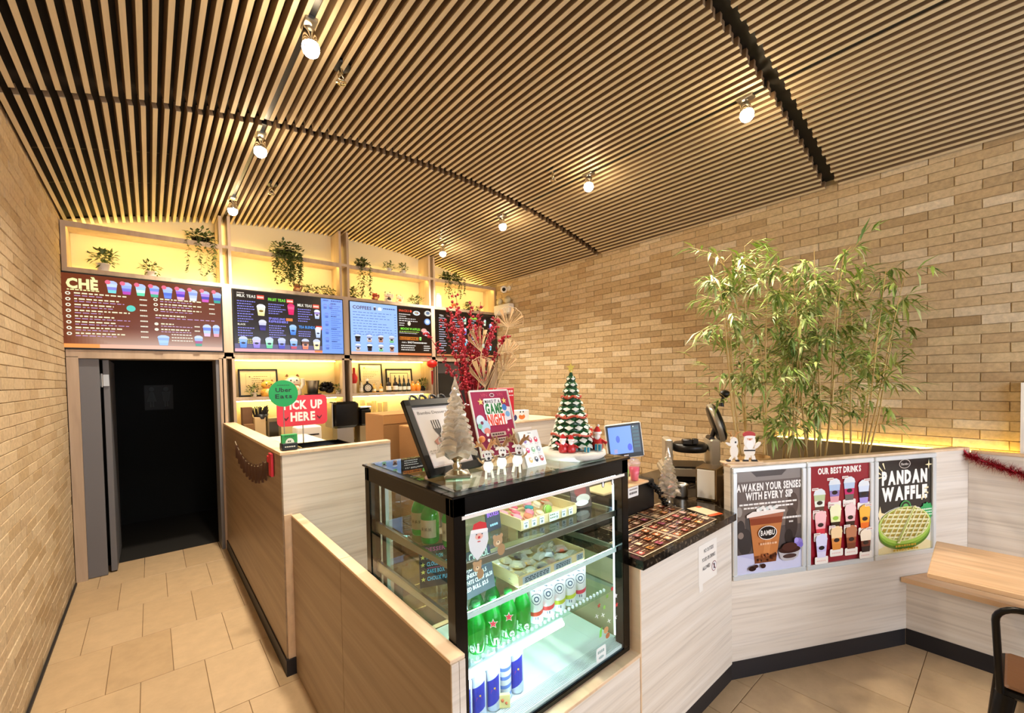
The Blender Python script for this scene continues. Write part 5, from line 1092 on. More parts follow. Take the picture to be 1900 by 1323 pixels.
F.ell(-.085, .165, .024, .027, '#d8e4f0').ell(-.066, .135, .028, .032, '#b8d4ea').ell(-.080, .155, .008, .008, '#7a2a40').ell(-.06, .115, .018, .016, '#e88a80').ell(-.095, .14, .012, .012, '#7fc8a8')
for k in range(3): F.star(-.062, .093-.026*k+.006, .009, '#f4ece8', 8, .8).rrect(-.045, .088-.026*k, .045, .106-.026*k, .004, '#c8a89c').lines(-.036, .038, .0925-.026*k, .008, '#4a3028', k, 1)
F.poly([(.076, .03), (.100, .03), (.100, .075), (.092, .09), (.092, .115), (.084, .115), (.084, .09), (.076, .075)], '#e8d8a8'); F.star(.062, .11, .010, '#f0c8c8', 5); part('poster', F, M['print'], q)
# card holder with nine small pictures
q = thing('card_holder', 'white standing card with nine small coloured pictures right of the reindeer', 'card stand', (1.172, 1.218, TZ), 0, None, (-.38, 0, .03))
part('card', MB().box(-.054, .054, 0, .010, 0, .145), M['white'], q); part('back_leaf', MB().box(-.050, .05, .022, .026, .01, .165).box(-.054, -.052, .0, .03, 0, .14), plain('kraft_pale', '#d6c6b6', .6), q)
F = Flat(); F.d = -.0004; cc = ['#8f7ab0', '#c8506a', '#e04050', '#d8307a', '#8fb890', '#a8b0b8', '#e8b070', '#303848', '#b04848']
for k in range(9):
    x = -.030+.030*(k % 3); z = .105-.040*(k//3); F.ell(x, z, .009, .011, cc[k], 10).ell(x, z+.004, .005, .004, '#f0e8ec', 8); F.lines(x-.01, x+.01, z-.016, .0015, '#a8a0a0', k, 1)
F.lines(-.01, .01, .132, .003, '#6a6468', 3, 1); part('pictures', F, M['print'], q)
# wooden reindeer trio
def flatfig(q, polys, th=.006, name='cutout', mat=None, y=0, label=None):
    m_ = MB()
    for i, (pts_, c) in enumerate(polys): m_.col = S(c); m_.prism(pts_, y-th-.0006*i, y, 'y')
    return part(name, m_, mat or M['matte'], q, label)
def el(cx, cz, rx, rz, n_=14, a=0): return [(cx+rx*math.cos(2*PI*i/n_)*math.cos(a)-rz*math.sin(2*PI*i/n_)*math.sin(a), cz+rx*math.cos(2*PI*i/n_)*math.sin(a)+rz*math.sin(2*PI*i/n_)*math.cos(a)) for i in range(n_)]
def reindeer(x, y, s_, rz, label, tilt, nosec='#5a2a1c', antl='#9a6f42'):
    q = thing('reindeer_figure', label, 'figurine', (x, y, TZ), 0, 'wooden reindeer trio', (0, tilt, rz)); u = s_
    flatfig(q, [(el(0, .045*u, .019*u, .024*u), '#f2ece2'), ([(-.014*u, .03*u), (-.006*u, .03*u), (-.009*u, 0), (-.018*u, 0)], '#ead8be'), ([(.006*u, .03*u), (.014*u, .03*u), (.018*u, 0), (.009*u, 0)], '#ead8be')], name='body')
    flatfig(q, [(el(.002*u, .085*u, .014*u, .020*u, a=.2), '#f4eee4'), (el(-.016*u, .098*u, .010*u, .005*u, a=.6), '#efe2cc'), (el(.018*u, .098*u, .010*u, .005*u, a=-.6), '#efe2cc'), (el(.004*u, .074*u, .005*u, .005*u), nosec), (el(-.003*u, .091*u, .002*u, .003*u), '#1a1412'), (el(.007*u, .091*u, .002*u, .003*u), '#1a1412')], .006, 'head', y=-.002)
    m_ = MB()
    for e in (-1, 1):
        m_.col = S(antl); m_.tube([(e*.004*u, .002, .10*u), (e*.016*u, .002, .122*u), (e*.030*u, .002, .128*u), (e*.036*u, .002, .140*u)], [.006*u, .0075*u, .0065*u, .003*u], 6); m_.tube([(e*.018*u, .002, .122*u), (e*.020*u, .002, .142*u)], [.006*u, .003*u], 6); m_.tube([(e*.028*u, .002, .127*u), (e*.042*u, .002, .120*u)], [.006*u, .003*u], 6)
    m_.col = S('#b08a5a')
    for e in (-1, 1): m_.tube([(e*.016*u, -.002, .055*u), (e*.030*u, -.002, .068*u), (e*.036*u, -.002, .080*u)], [.004*u, .0035*u, .003*u], 6)
    part('antlers', m_, M['matte'], q); m_ = MB(); m_.col = S('#3a2a24'); m_.tube([(.013*u*math.cos(a), -.007+.009*math.sin(a), .067*u) for a in [i*PI/5 for i in range(11)]], .002*u, 5); part('scarf', m_, M['matte'], q)
reindeer(.905, 1.185, .95, -.55, 'left wooden reindeer of the trio, with an orange bead on its antler', -.08, '#3a3436', '#c89058'); reindeer(.972, 1.200, .98, -.6, 'middle wooden reindeer of the trio', .03); reindeer(1.035, 1.190, 1.0, -.6, 'right wooden reindeer of the trio, beside the picture card', .10)
single('orange_bead', MB().ball((0, 0, .010), .012, 12, 8), plain('orange_bead', '#e88a4a', .5), 'orange ball lodged on the left reindeer antler', 'ball', (.884, 1.196, TZ+.128))
# ceramic Christmas tree on a round white base
q = thing('christmas_tree', 'green ceramic Christmas tree with snowy tips, red garlands and a gold star', 'christmas tree', (1.428, 1.262, TZ), 0)
part('base', MB().lathe([(0, 0), (.135, 0), (.148, .012), (.145, .028), (.12, .034), (0, .036)], 36), M['offwhite'], q, 'round white snow base')
m_ = MB(); m_.col = S('#1d4a2c'); m_.lathe([(.078, .034), (.066, .12), (.045, .22), (.02, .33), (.004, .375)], 20); part('cone', m_, M['gloss'], q)
m_ = MB(); rows = 12
for k in range(rows):
    f = k/rows; z = .055+.315*f; r_ = .082*(1-f)**.92+.010; n_ = max(5, int(13-8*f))
    for i in range(n_):
        a = 2*PI*(i+.5*(k % 2))/n_; wd = PI*r_/n_*1.15; T = Matrix.Translation((0, 0, z)) @ Matrix.Rotation(a, 4, 'Z'); hh = .024*(1-f*.45)
        m_.col = S('#2c6b3a'); m_.add([(r_*.55, -wd, hh*.7), (r_*.55, wd, hh*.7), (r_*1.02, wd*.8, -hh*.1), (r_*1.14, 0, -hh*.55), (r_*1.02, -wd*.8, -hh*.1), (r_*.98, 0, hh*.45), (r_*.7, 0, -hh*.5)], [(0, 5, 1), (1, 5, 2), (0, 4, 5), (6, 3, 4), (6, 2, 3), (6, 4, 0), (6, 1, 2)], True, T)
        m_.col = S('#eef2e4'); m_.add([(r_*1.03, wd*.82, -hh*.05), (r_*1.16, 0, -hh*.56), (r_*1.03, -wd*.82, -hh*.05), (r_*.86, 0, hh*.52), (r_*1.09, 0, hh*.18)], [(0, 4, 1), (1, 4, 2), (2, 4, 3), (3, 4, 0)][::1], True, T)
part('boughs', m_, M['gloss'], q)
for zz, rr_ in ((.10, .080), (.178, .060), (.262, .037)):
    m_ = MB(); m_.col = S('#b8402a'); m_.tube([(rr_*1.12*math.cos(a), rr_*1.12*math.sin(a), zz+.005*math.sin(5*a)) for a in [i*2*PI/30 for i in range(31)]], .0055, 6)
    m_.col = S('#d8603a')
    for i in range(8): a = i*.785+.3; m_.ball((rr_*1.15*math.cos(a), rr_*1.15*math.sin(a), zz+.002), .007, 6, 5)
    part('garland', m_, M['gloss'], q)
m_ = MB(); m_.col = S('#e8d060'); T = Matrix.Translation((0, 0, .392)) @ Matrix.Rotation(-.8, 4, 'Z'); m_.prism([((.020 if i % 2 == 0 else .009)*math.sin(PI*i/5), (.020 if i % 2 == 0 else .009)*math.cos(PI*i/5)) for i in range(10)], -.003, .003, 'y', T); m_.lathe([(.006, .368), (.006, .38)], 6); part('star', m_, M['gloss'], q)
def gnome(x, y, s_, label, coat, hat, rz):
    g2 = thing('santa_figurine', label, 'figurine', (x, y, TZ+.035), rz, 'little figurines around the ceramic tree'); m_ = MB(); m_.col = S(coat); m_.lathe([(.0, 0), (.016*s_, 0), (.018*s_, .012*s_), (.010*s_, .034*s_), (0, .036*s_)], 10)
    m_.tube([(-.012*s_, 0, .026*s_), (-.026*s_, -.006*s_, .036*s_)], .005*s_, 6).tube([(.012*s_, 0, .026*s_), (.026*s_, -.006*s_, .018*s_)], .005*s_, 6); part('body', m_, M['gloss'], g2)
    m_ = MB(); m_.col = S('#e8b898'); m_.ball((0, -.002*s_, .043*s_), .011*s_, 10, 7); m_.col = S('#f4f0ec'); m_.ball((0, -.008*s_, .037*s_), .009*s_, 8, 6); part('head', m_, M['gloss'], g2)
    m_ = MB(); m_.col = S(hat); m_.lathe([(.012*s_, .046*s_), (.009*s_, .056*s_), (.003*s_, .066*s_)], 10); m_.col = S('#f4f0ec'); m_.lathe([(.0125*s_, .044*s_), (.0135*s_, .048*s_), (.012*s_, .051*s_)], 10).ball((.003*s_, 0, .068*s_), .004*s_, 6, 5); part('hat', m_, M['gloss'], g2)
def atb(ang, r_): return 1.428+r_*math.cos(ang), 1.262+r_*math.sin(ang)
for i, (ang, r_, s_, l_) in enumerate(((-2.75, .112, 1.15, 'red figurine at the left edge of the tree base'), (-2.45, .108, 1.1, 'red figurine second from the left on the tree base'), (-1.05, .112, 1.5, 'tall red figurine in front right of the ceramic tree'), (-.45, .115, 1.25, 'red figurine at the right edge of the tree base'), (-.1, .118, 1.2, 'red figurine farthest right on the tree base'))):
    x, y = atb(ang, r_); gnome(x, y, s_, l_, '#c4282a', '#d02c2c', face(x, y))
for i, (ang, r_, c, s_, l_) in enumerate(((-1.85, .118, '#2f9ac0', .020, 'small blue gift box before the ceramic tree'), (-1.30, .125, '#2a8fb0', .026, 'teal gift box in front of the tall red figurine'), (-.75, .125, '#c83030', .018, 'small red gift box right of the teal one'))):
    x, y = atb(ang, r_); g2 = thing('gift_box', l_, 'gift', (x, y, TZ+.035), .4, 'little gifts around the ceramic tree'); m_ = MB(); m_.col = S(c); m_.cbox(-s_/2, s_/2, -s_/2, s_/2, 0, s_, .001); part('box', m_, M['gloss'], g2); m_ = MB(); m_.col = S('#e8d8a0'); m_.box(-.0015, .0015, -s_/2-.0006, s_/2+.0006, 0, s_+.0008).box(-s_/2-.0006, s_/2+.0006, -.0015, .0015, 0, s_+.0008); part('ribbon', m_, M['gloss'], g2)

# red branches in a dark red vase + things behind the case
t = thing('rear_counter', 'oak counter behind the display case carrying the red vase', 'counter', (0, 0, 0)); part('top', MB().cbox(1.62, 2.10, 2.15, 2.70, 1.21, 1.24, .003), M['cap'], t); part('body', MB().box(1.64, 2.08, 2.17, 2.68, 0, 1.209), M['oak'], t)
t = thing('branch_vase', 'dark red vase of red berry branches and gold fan leaves behind the case', 'vase', (1.70, 2.42, 1.241))
part('vase', MB().lathe([(0, 0), (.05, 0), (.058, .02), (.068, .36), (.072, .39), (.062, .39), (.055, .30)], 20), plain('dark_red_vase', '#5a0c10', .25), t)
rr = random.Random(21); nb = 20
for k in range(nb):
    a = 2*PI*k*.618; sp_ = .10+.24*((k*7) % nb)/nb; H = rr.uniform(.52, .82)
    dx, dy = (math.cos(a)*sp_*1.0, math.sin(a)*sp_*.6); m_ = MB(); pts_ = [Vector((dx*.1, dy*.1, .32)), Vector((dx*.3, dy*.3, .32+H*.35)), Vector((dx*.65, dy*.65, .32+H*.7)), Vector((dx, dy, .32+H))]
    m_.tube(pts_, [.0035, .003, .0025, .0015], 5)
    for i in range(60):
        u = rr.uniform(.22, 1); s2_ = u*3; j = min(int(s2_), 2); p = pts_[j].lerp(pts_[j+1], s2_-j); o_ = Vector((rr.gauss(0, .012), rr.gauss(0, .012), rr.gauss(0, .006)))
        if i % 3: m_.ball(p+o_, rr.uniform(.007, .0115), 5, 4)
        else: leaf_at(m_, p, Vector((rr.gauss(0, 1), rr.gauss(0, 1), .8)), .045, .016)
    part('branch', m_, M['red_leaf'], t)
gold = plain('gold_leaf', '#dcbd90', .55)
for k, (dx, dy, zz, L, lean_) in enumerate(((.30, -.06, .93, .15, .1), (.02, -.14, .50, .21, -.15), (.01, -.12, .74, .17, -.2), (.24, -.1, .72, .13, .5), (.18, -.14, .60, .15, .35))):
    m_ = MB(); base = Vector((dx, dy, zz)); m_.tube([(dx*.15, dy*.15, .30), (dx*.6, dy*.6, zz*.65), base], .003, 5); n_ = 17; rim = []
    for i in range(n_):
        a = (-.62+1.24*i/(n_-1) if k else -1.3+2.6*i/(n_-1))+lean_; d = Vector((math.sin(a)*.78, -math.sin(a)*.6+.12*(i % 2), math.cos(a))).normalized(); p1 = base+d*L*(1-.35*(abs(i-n_/2)/(n_/2))**2); m_.tube([base, p1], [.0015, .0018], 3); rim.append(p1)
        if i % 4 == 1: a2 = a+.05; d2 = Vector((math.sin(a2)*.78, -math.sin(a2)*.6-.1*(i % 2), math.cos(a2))).normalized(); m_.add([base.lerp(p1, .25), p1, base+d2*L*.9], [(0, 1, 2)])
    m_.tube(rim, .0022, 4)
    part('fan_leaf', m_, gold, t)
t = thing('red_tin', 'flat red tin with pale lettering behind the game night poster', 'box', (1.995, 2.45, 1.241)); part('tin', MB().cbox(-.085, .085, -.05, .05, 0, .49, .004), M['red'], t); F = Flat(); F.d = -.051; F.lines(-.07, .07, .455, .018, '#f2d8d0', 2, 1); F.lines(-.05, .08, .43, .008, '#f2d8d0', 5, 1); part('lettering', F, M['print'], t)
t = thing('far_cabinet', 'pale low cabinet standing by the brick wall behind the picture card', 'cabinet', (2.80, 2.98, 0), 0); part('body', MB().cbox(-.30, .32, -.05, .55, 0, 1.385, .003), M['oak'], t); part('top', MB().cbox(-.31, .33, -.06, .56, 1.386, 1.405, .002), M['cap'], t)
t = thing('toy_print_box', 'white box with orange toy pictures on the far cabinet', 'box', (2.63, 3.00, 1.406), -.2); part('box', MB().cbox(-.11, .11, -.04, .04, 0, .095, .003), M['white'], t); F = Flat(); F.d = -.041; F.ell(.03, .035, .035, .025, '#e07a2a').ell(.03, .065, .022, .018, '#f4f0ea').ell(.015, .08, .007, .007, '#1a1614').ell(.045, .08, .007, .007, '#1a1614').ell(-.05, .03, .028, .03, '#28356a').ell(-.06, .06, .015, .015, '#e8e0d8'); part('picture', F, M['print'], t)

# ================================================================== GRANITE TOP ITEMS
GZ = 1.001
# menu mats under the glass
def mat_paint(F, w, h, seed):
    rr = random.Random(seed); F.rect(0, 0, w, h, '#e8d0b0'); F.rect(.006, .006, w-.006, h-.006, '#4a2410')
    nx_, nz_ = int(w/.075), int(h/.06)
    for i in range(nx_):
        for j in range(nz_):
            x = .012+(w-.02)*i/nx_; z = .012+(h-.02)*j/nz_; ww = (w-.02)/nx_; hh = (h-.02)/nz_
            F.rect(x+.004, z+.006, x+ww*.45, z+hh*.62, rr.choice(['#b86a3a', '#d8a070', '#c85a50', '#e8c8a0', '#8a3a28', '#d8b8a8', '#a04a6a', '#c88a40'])); F.ell(x+ww*.27, z+hh*.35, ww*.11, hh*.14, rr.choice(['#f0e0d0', '#e8a0a0', '#f4d8b0', '#6a2a1a']), 8)
            F.lines(x+ww*.5, x+ww*.92, z+hh*.45, .005, '#e8c8a0', i*7+j, 1); F.lines(x+ww*.5, x+ww*.92, z+hh*.25, .003, '#c89a70', i*5+j, 1); F.lines(x+.004, x+ww*.9, z+hh*.78, .005, '#f0d8b0', i*3+j, .8)
def mat_(x, y, w, h, label, seed, rz=0, z=GZ):
    q = thing('menu_mat', label, 'menu', (x, y, z+.0005), 0, 'picture menus lying on the granite', (-PI/2, 0, rz))
    F = Flat(.0002)
    F.v = F.v; mat_paint(F, w, h, seed); q.rotation_euler = (-PI/2, 0, rz); part('sheet', F, M['gloss'], q, loc=(0, -.0003, 0)); return q
# sheets: local x -> world x, local z -> world +y, print facing up
def mat2(x, y, w, h, label, seed, rz=0, z=GZ):
    q = thing('menu_mat', label, 'menu', (x, y, z+.001), 0, 'picture menus lying on the granite', (0, 0, rz)); F = Flat(.0002); mat_paint(F, w, h, seed)
    F.v = [(p[0], p[2], -p[1]) for p in F.v]; part('sheet', F, M['gloss'], q)
mat2(1.640, 1.045, .33, .20, 'picture menu nearest the display case corner of the granite', 1); mat2(1.975, 1.050, .40, .215, 'picture menu in the middle of the granite front edge', 2, .0); mat2(1.80, 1.275, .33, .13, 'picture menu tucked in front of the cash drawer', 3); mat2(2.15, 1.275, .27, .16, 'bright orange picture menu before the small crystal tree', 4, -.03)
q = thing('flyer', 'cream and orange flyer at the right end of the picture menus', 'flyer', (2.395, 1.090, GZ+.001), 0, None, (0, 0, -.25)); F = Flat(.0002); F.rect(0, 0, .10, .17, '#f2d8b0').rect(.0, .0, .10, .03, '#d85a2a').rect(.07, .14, .10, .17, '#d85a2a'); F.v = [(p[0], p[2], -p[1]) for p in F.v]; part('sheet', F, M['gloss'], q)
# cash drawer with card and cups
t = thing('cash_drawer', 'black cash drawer box beside the display case with a small white price card', 'cash drawer', (2.19, 1.54, GZ), 0)
part('box', MB().cbox(-.56, .145, -.135, .16, 0, .175, .006), M['black'], t); part('top_ledge', MB().cbox(-.40, .03, -.17, -.03, .176, .188, .003), plain('ledge_oak', '#d8b48a', .5), t)
F = Flat(); F.d = -.1365; F.rrect(-.19, .105, -.03, .165, .004, '#f2f0ec'); F.text('5%', -.182, .118, .034, '#16120f', 'l', .04, .05); F.lines(-.12, -.04, .145, .008, '#8a7a70', 3, 1).lines(-.12, -.04, .122, .012, '#3a3430', 4, 1); part('price_card', F, M['print'], t)
t = thing('card_reader_cable', 'black coiled cable draped over the right end of the cash drawer', 'cable', (2.30, 1.40, GZ), 0); pts_ = [(-.05+.16*i/40+.012*math.cos(i*1.9), -.02+.02*math.sin(i*1.9), .155-.145*(i/40)**1.6+.010*math.cos(i*1.9)) for i in range(41)]
part('cable', MB().tube(pts_, .006, 6), M['black_gloss'], t); part('plug', MB().cbox(.10, .13, -.03, .0, .0, .02, .003), M['black'], t)
def drink(x, y, z, c, label):
    q = thing('drink_cup', label, 'cup', (x, y, z), 0, 'sample drinks on the cash drawer'); part('cup', MB().lathe([(0, 0), (.028, 0), (.041, .125), (.043, .128), (.040, .128)], 18), M['cup_clear'], q)
    m_ = MB(); m_.col = S(c); m_.lathe([(0, .002), (.027, .002), (.037, .098), (0, .098)], 16); part('drink', m_, M['gloss'], q); q.scale = (.8, .8, .8); part('lid', MB().lathe([(.044, .128), (.044, .134), (.030, .155), (.012, .162), (.012, .158)], 18), M['cup_clear'], q)
drink(2.155, 1.425, GZ+.189, '#e8206a', 'bright pink drink in a clear cup beside the case post'); drink(2.05, 1.425, GZ+.189, '#7fd84a', 'bright green drink in a clear cup half hidden by the case post')
# tablet till
q = thing('tablet_till', 'white-framed touch screen till with a blue display on a stand behind the case', 'tablet', (2.21, 1.53, 1.41)); A = Vector((2.274-2.114, 1.479-1.612, .022)); up_ = Vector((2.306-2.274, 1.446-1.479, 1.322-1.521))
ux = A.normalized(); uz = -up_.normalized(); uy = uz.cross(ux).normalized(); uz = ux.cross(uy).normalized(); R3 = Matrix((ux, uy, uz)).transposed(); q.rotation_euler = R3.to_euler()
part('housing', MB().cbox(-.112, .112, -.004, .018, -.112, .104, .008), M['white'], q); part('bezel', MB().box(-.106, .106, -.0050, -.0042, -.106, .098), M['black_gloss'], q)
F = Flat(); F.d = -.0052; F.rect(-.094, -.080, .046, .085, '#6f9bf2').rect(.048, -.080, .095, .085, '#2a3a48'); F.ell(-.04, .01, .012, .022, '#3a5fd0').ell(.028, -.045, .014, .022, '#3a50d8').rect(-.07, -.075, -.05, -.05, '#a09ac8')
for k in range(6): F.rect(.052, .06-.022*k, .091, .075-.022*k, '#2f5560')
F.ell(.06, .078, .004, .004, '#e8f0f0', 8); part('display', F, M['screen'], q); F = Flat(); F.d = -.0052; F.rect(-.014, -.097, .014, -.090, '#d8d8d8'); part('mark', F, M['print'], q)
part('stand', MB().tube([(0, .02, -.02), (.0, .10, -.16)], .014, 8).tube([(0, .10, -.16), (0, .10, -.405)], .014, 8), M['black'], q)
part('stand_foot', MB().cbox(-.07, .07, .03, .17, -.408, -.396, .003), M['black'], q)
single('paper_disc', MB().lathe([(0, 0), (.052, 0), (.055, .01), (.055, .075), (.057, .082), (.05, .082), (.05, .07), (0, .068)], 24), M['steel'], 'low round steel tin between the small crystal tree and the napkin box', 'tin', (2.66, 1.42, GZ)).name = 'steel_tin'
t = thing('napkin_box', 'tall steel napkin box with a white napkin face on the granite', 'napkin dispenser', (2.745, 1.265, GZ), -1.40); part('housing', MB().cbox(-.062, .062, -.06, .10, 0, .205, .004), plain('bronze_steel', '#8c7453', .25, .85), t); part('napkins', MB().cbox(-.052, .052, -.066, -.061, .015, .195, .001), M['white'], t)
# waffle maker
t = thing('waffle_maker', 'steel rotary waffle maker with its round iron lid raised', 'waffle maker', (3.22, 1.60, GZ), -.62-.30)
st = plain('waffle_steel', '#b5ab98', .3, .4); bk = plain('waffle_black', '#17130f', .35)
part('foot', MB().cbox(-.20, .20, -.16, .16, 0, .045, .01), M['black'], t); part('base', MB().prism([(-.24, .045), (.24, .045), (.24, .10), (-.24, .10)], -.17, .17, 'y').prism([(-.17, .10), (-.25, .045), (-.25, .075), (-.20, .125)], -.17, .17, 'y'), st, t)
part('side_tower', MB().cbox(-.22, -.165, -.10, .10, .101, .31, .01), st, t); part('side_tower', MB().cbox(.10, .17, -.10, .12, .101, .31, .01), st, t)
part('lower_iron', MB().lathe([(0, -.03), (.12, -.03), (.13, -.01), (.13, .02), (.11, .035), (0, .035)], 24, Matrix.Translation((-.03, 0, .24))), bk, t); part('drip_tray', MB().box(-.16, .09, -.15, .10, .102, .115), bk, t)
T = Matrix.Translation((.165, .0, .43)) @ Matrix.Scale(1.15, 4) @ Matrix.Rotation(1.25, 4, 'Y') @ Matrix.Rotation(.1, 4, 'X')
ui = part('upper_iron', MB().lathe([(0, -.03), (.11, -.03), (.125, -.015), (.125, .02), (.10, .035), (0, .038)], 24, T), bk, t); part('iron_shell', MB().lathe([(.126, -.02), (.132, -.02), (.132, .01), (.126, .012)], 24, T), st, ui)
part('handle', MB().tube([(.20, 0, .555), (.205, 0, .59)], [.02, .014], 10).tube([(.205, 0, .59), (.215, 0, .625)], .012, 8).ball((.225, 0, .65), .040, 12, 8, None, (1, .8, .75)), bk, ui)
part('hinge', MB().tube([(.12, -.06, .31), (.12, .06, .31)], .02, 10).tube([(.13, 0, .31), (.16, 0, .40)], .018, 8), bk, t); part('latch', MB().cbox(-.10, -.03, -.13, -.07, .275, .315, .006).cbox(-.028, .01, -.13, -.08, .28, .32, .004), bk, t)
# note on the counter front
q = thing('paper_notice', 'white paper notice taped to the counter front below the granite', 'notice', (2.265, 1.0515, .79)); part('paper', MB().box(-.105, .105, -.0012, 0, -.095, .115).box(-.10, -.06, -.0012, 0, -.13, -.095), M['white'], q)
F = Flat(); F.d = -.0014
for k, s_ in enumerate(('NO OUTSIDE', 'FOOD OR DRINKS', 'ALLOWED')): F.text(s_, .01 if k < 2 else -.02, .065-.045*k, .020, '#3a3a40', 'c', .01, [.11, .15, .085][k])
F.ell(.07, -.035, .028, .028, '#8a4a50').ell(.07, -.035, .024, .024, '#f0f0f0').rect(.062, -.05, .078, -.02, '#3a3a40').poly([(.052, -.018), (.056, -.016), (.088, -.052), (.084, -.054)], '#8a4a50'); part('lettering', F, M['print'], q)

# ================================================================== POSTERS ON THE ANGLED PANEL
RZ = math.atan2(-.454, .891)
def snap(s0, label, paint, w_=.520, z0=.592, h=.665):
    p = dp(s0, -.003, z0); q = thing('framed_poster', label, 'poster', p, RZ, 'silver-framed posters on the angled counter'); b = .030
    for a in ((0, w_, 0, b), (0, w_, h-b, h)): part('frame_rail', MB().cbox(a[0], a[1], -.016, 0, a[2], a[3], .004), M['alu'], q)
    for a in ((0, b), (w_-b, w_)): part('frame_rail', MB().cbox(a[0], a[1], -.016, 0, b+.0005, h-b-.0005, .004), M['alu'], q)
    F = Flat(.00018); F.d = -.003; paint(F, w_, h, b); part('print', F, poster_mat, q)
poster_mat = vcol('poster_gloss', .22)
def po1(F, w, h, b):
    x0, x1, z0, z1 = b, w-b, b, h-b
    F.rect(x0, z0, x1, z1, '#6a5e5a').rect(x0, z1-.06, x1, z1, '#8a827e').poly([(x0+.1, z1), (x1-.1, z1), (x1-.14, z1-.035), (x0+.14, z1-.035)], '#4a4240').rect(x0, z1-.34, x1, z1-.20, '#756860').rect(x0, z0, x1, z1-.34, '#544a48')
    for cx, cz, rx, rz_, c in ((.06, .30, .03, .05, '#3c3634'), (.12, .33, .03, .06, '#4a4442'), (.09, .22, .05, .08, '#3a3432'), (.43, .42, .04, .07, '#4a3c38'), (.42, .30, .045, .10, '#3a302e'), (.40, .22, .03, .05, '#2e2624'), (.06, .26, .02, .02, '#8a7a70'), (.20, .42, .05, .03, '#8a7a72'), (.05, .40, .02, .03, '#a09890')): F.ell(cx, cz, rx, rz_, c)
    F.rect(x0, z0, x1, z0+.115, '#c9cbe6').poly([(x0, z0+.115), (x0+.15, z0+.07), (x1, z0+.10), (x1, z0+.125)], '#b8bade')
    F.text('AWAKEN YOUR SENSES', w/2, z1-.115, .042, '#f7f4f0', 'c', .045, w-2*b-.004); F.text('WITH EVERY SIP', w/2, z1-.168, .042, '#f7f4f0', 'c', .045, .335)
    F.lines(b+.02, w-b-.03, z1-.200, .010, '#f0ece8', 3, 1, .004).lines(b+.05, w-b-.06, z1-.222, .010, '#f0ece8', 4, 1, .004); F.lines(w-.18, w-b-.002, z1-.300, .012, '#e0dcd8', 5, 1, .004); F.lines(w-.12, w-.09, z1-.325, .010, '#e0dcd8', 6, 1)
    cx = .235; zb = z0+.055; zt = .375
    F.poly([(cx-.08, zb), (cx+.07, zb), (cx+.122, zt), (cx-.118, zt)], '#c07a44').poly([(cx-.08, zb), (cx+.07, zb), (cx+.078, zb+.045), (cx-.086, zb+.045)], '#7a4424').poly([(cx-.108, zt-.06), (cx+.113, zt-.06), (cx+.122, zt), (cx-.118, zt)], '#8a3f24').poly([(cx-.118, zt-.022), (cx+.122, zt-.022), (cx+.124, zt), (cx-.12, zt)], '#a8644a')
    F.poly([(cx-.02, zb+.06), (cx+.02, zb+.05), (cx+.05, zt-.09), (cx-.0, zt-.08)], '#d08a50')
    rr = random.Random(2)
    for k in range(26): F.ell(cx+rr.uniform(-.075, .07), zb+rr.uniform(.005, .05), .008, .007, rr.choice(['#3a1c10', '#5a2c18', '#9a5a34']), 7)
    F.poly([(cx-.14, zt-.012), (cx+.13, zt+.006), (cx+.13, zt+.018), (cx+.05, zt+.026), (cx-.10, zt+.022), (cx-.14, zt+.004)], '#f0e4dc')
    for k in range(9): F.ell(cx-.06+.016*k, zt+.030+.006*(k % 3), .014, .012, ['#f6f2ee', '#d8e0dc', '#e8e4e0'][k % 3], 8)
    F.ell(cx+.004, .265, .066, .042, '#f4efe8').ell(cx+.004, .265, .061, .038, '#1c1310'); F.text('BAMBU', cx+.004, .251, .030, '#f4efe8', 'c', .02, .098); F.lines(cx-.05, cx+.07, .195, .012, '#e8b890', 9, 1)
    F.ell(.46, .185, .032, .028, '#8a7ac8').ell(.445, .20, .016, .016, '#a89ae0').ell(.478, .17, .016, .016, '#7a6ac0'); F.poly([(.315, .145), (.475, .15), (.455, .10), (.42, .082), (.36, .082), (.33, .10)], '#b8b4b8').ell(.395, .148, .080, .022, '#3a1e18').ell(.395, .165, .055, .026, '#4a2820').ell(.395, .11, .050, .014, '#4a3430')
    F.ell(.13, .062, .026, .015, '#2c1814').ell(.155, .073, .016, .010, '#3a201a').ell(.205, .070, .018, .014, '#3a201a')
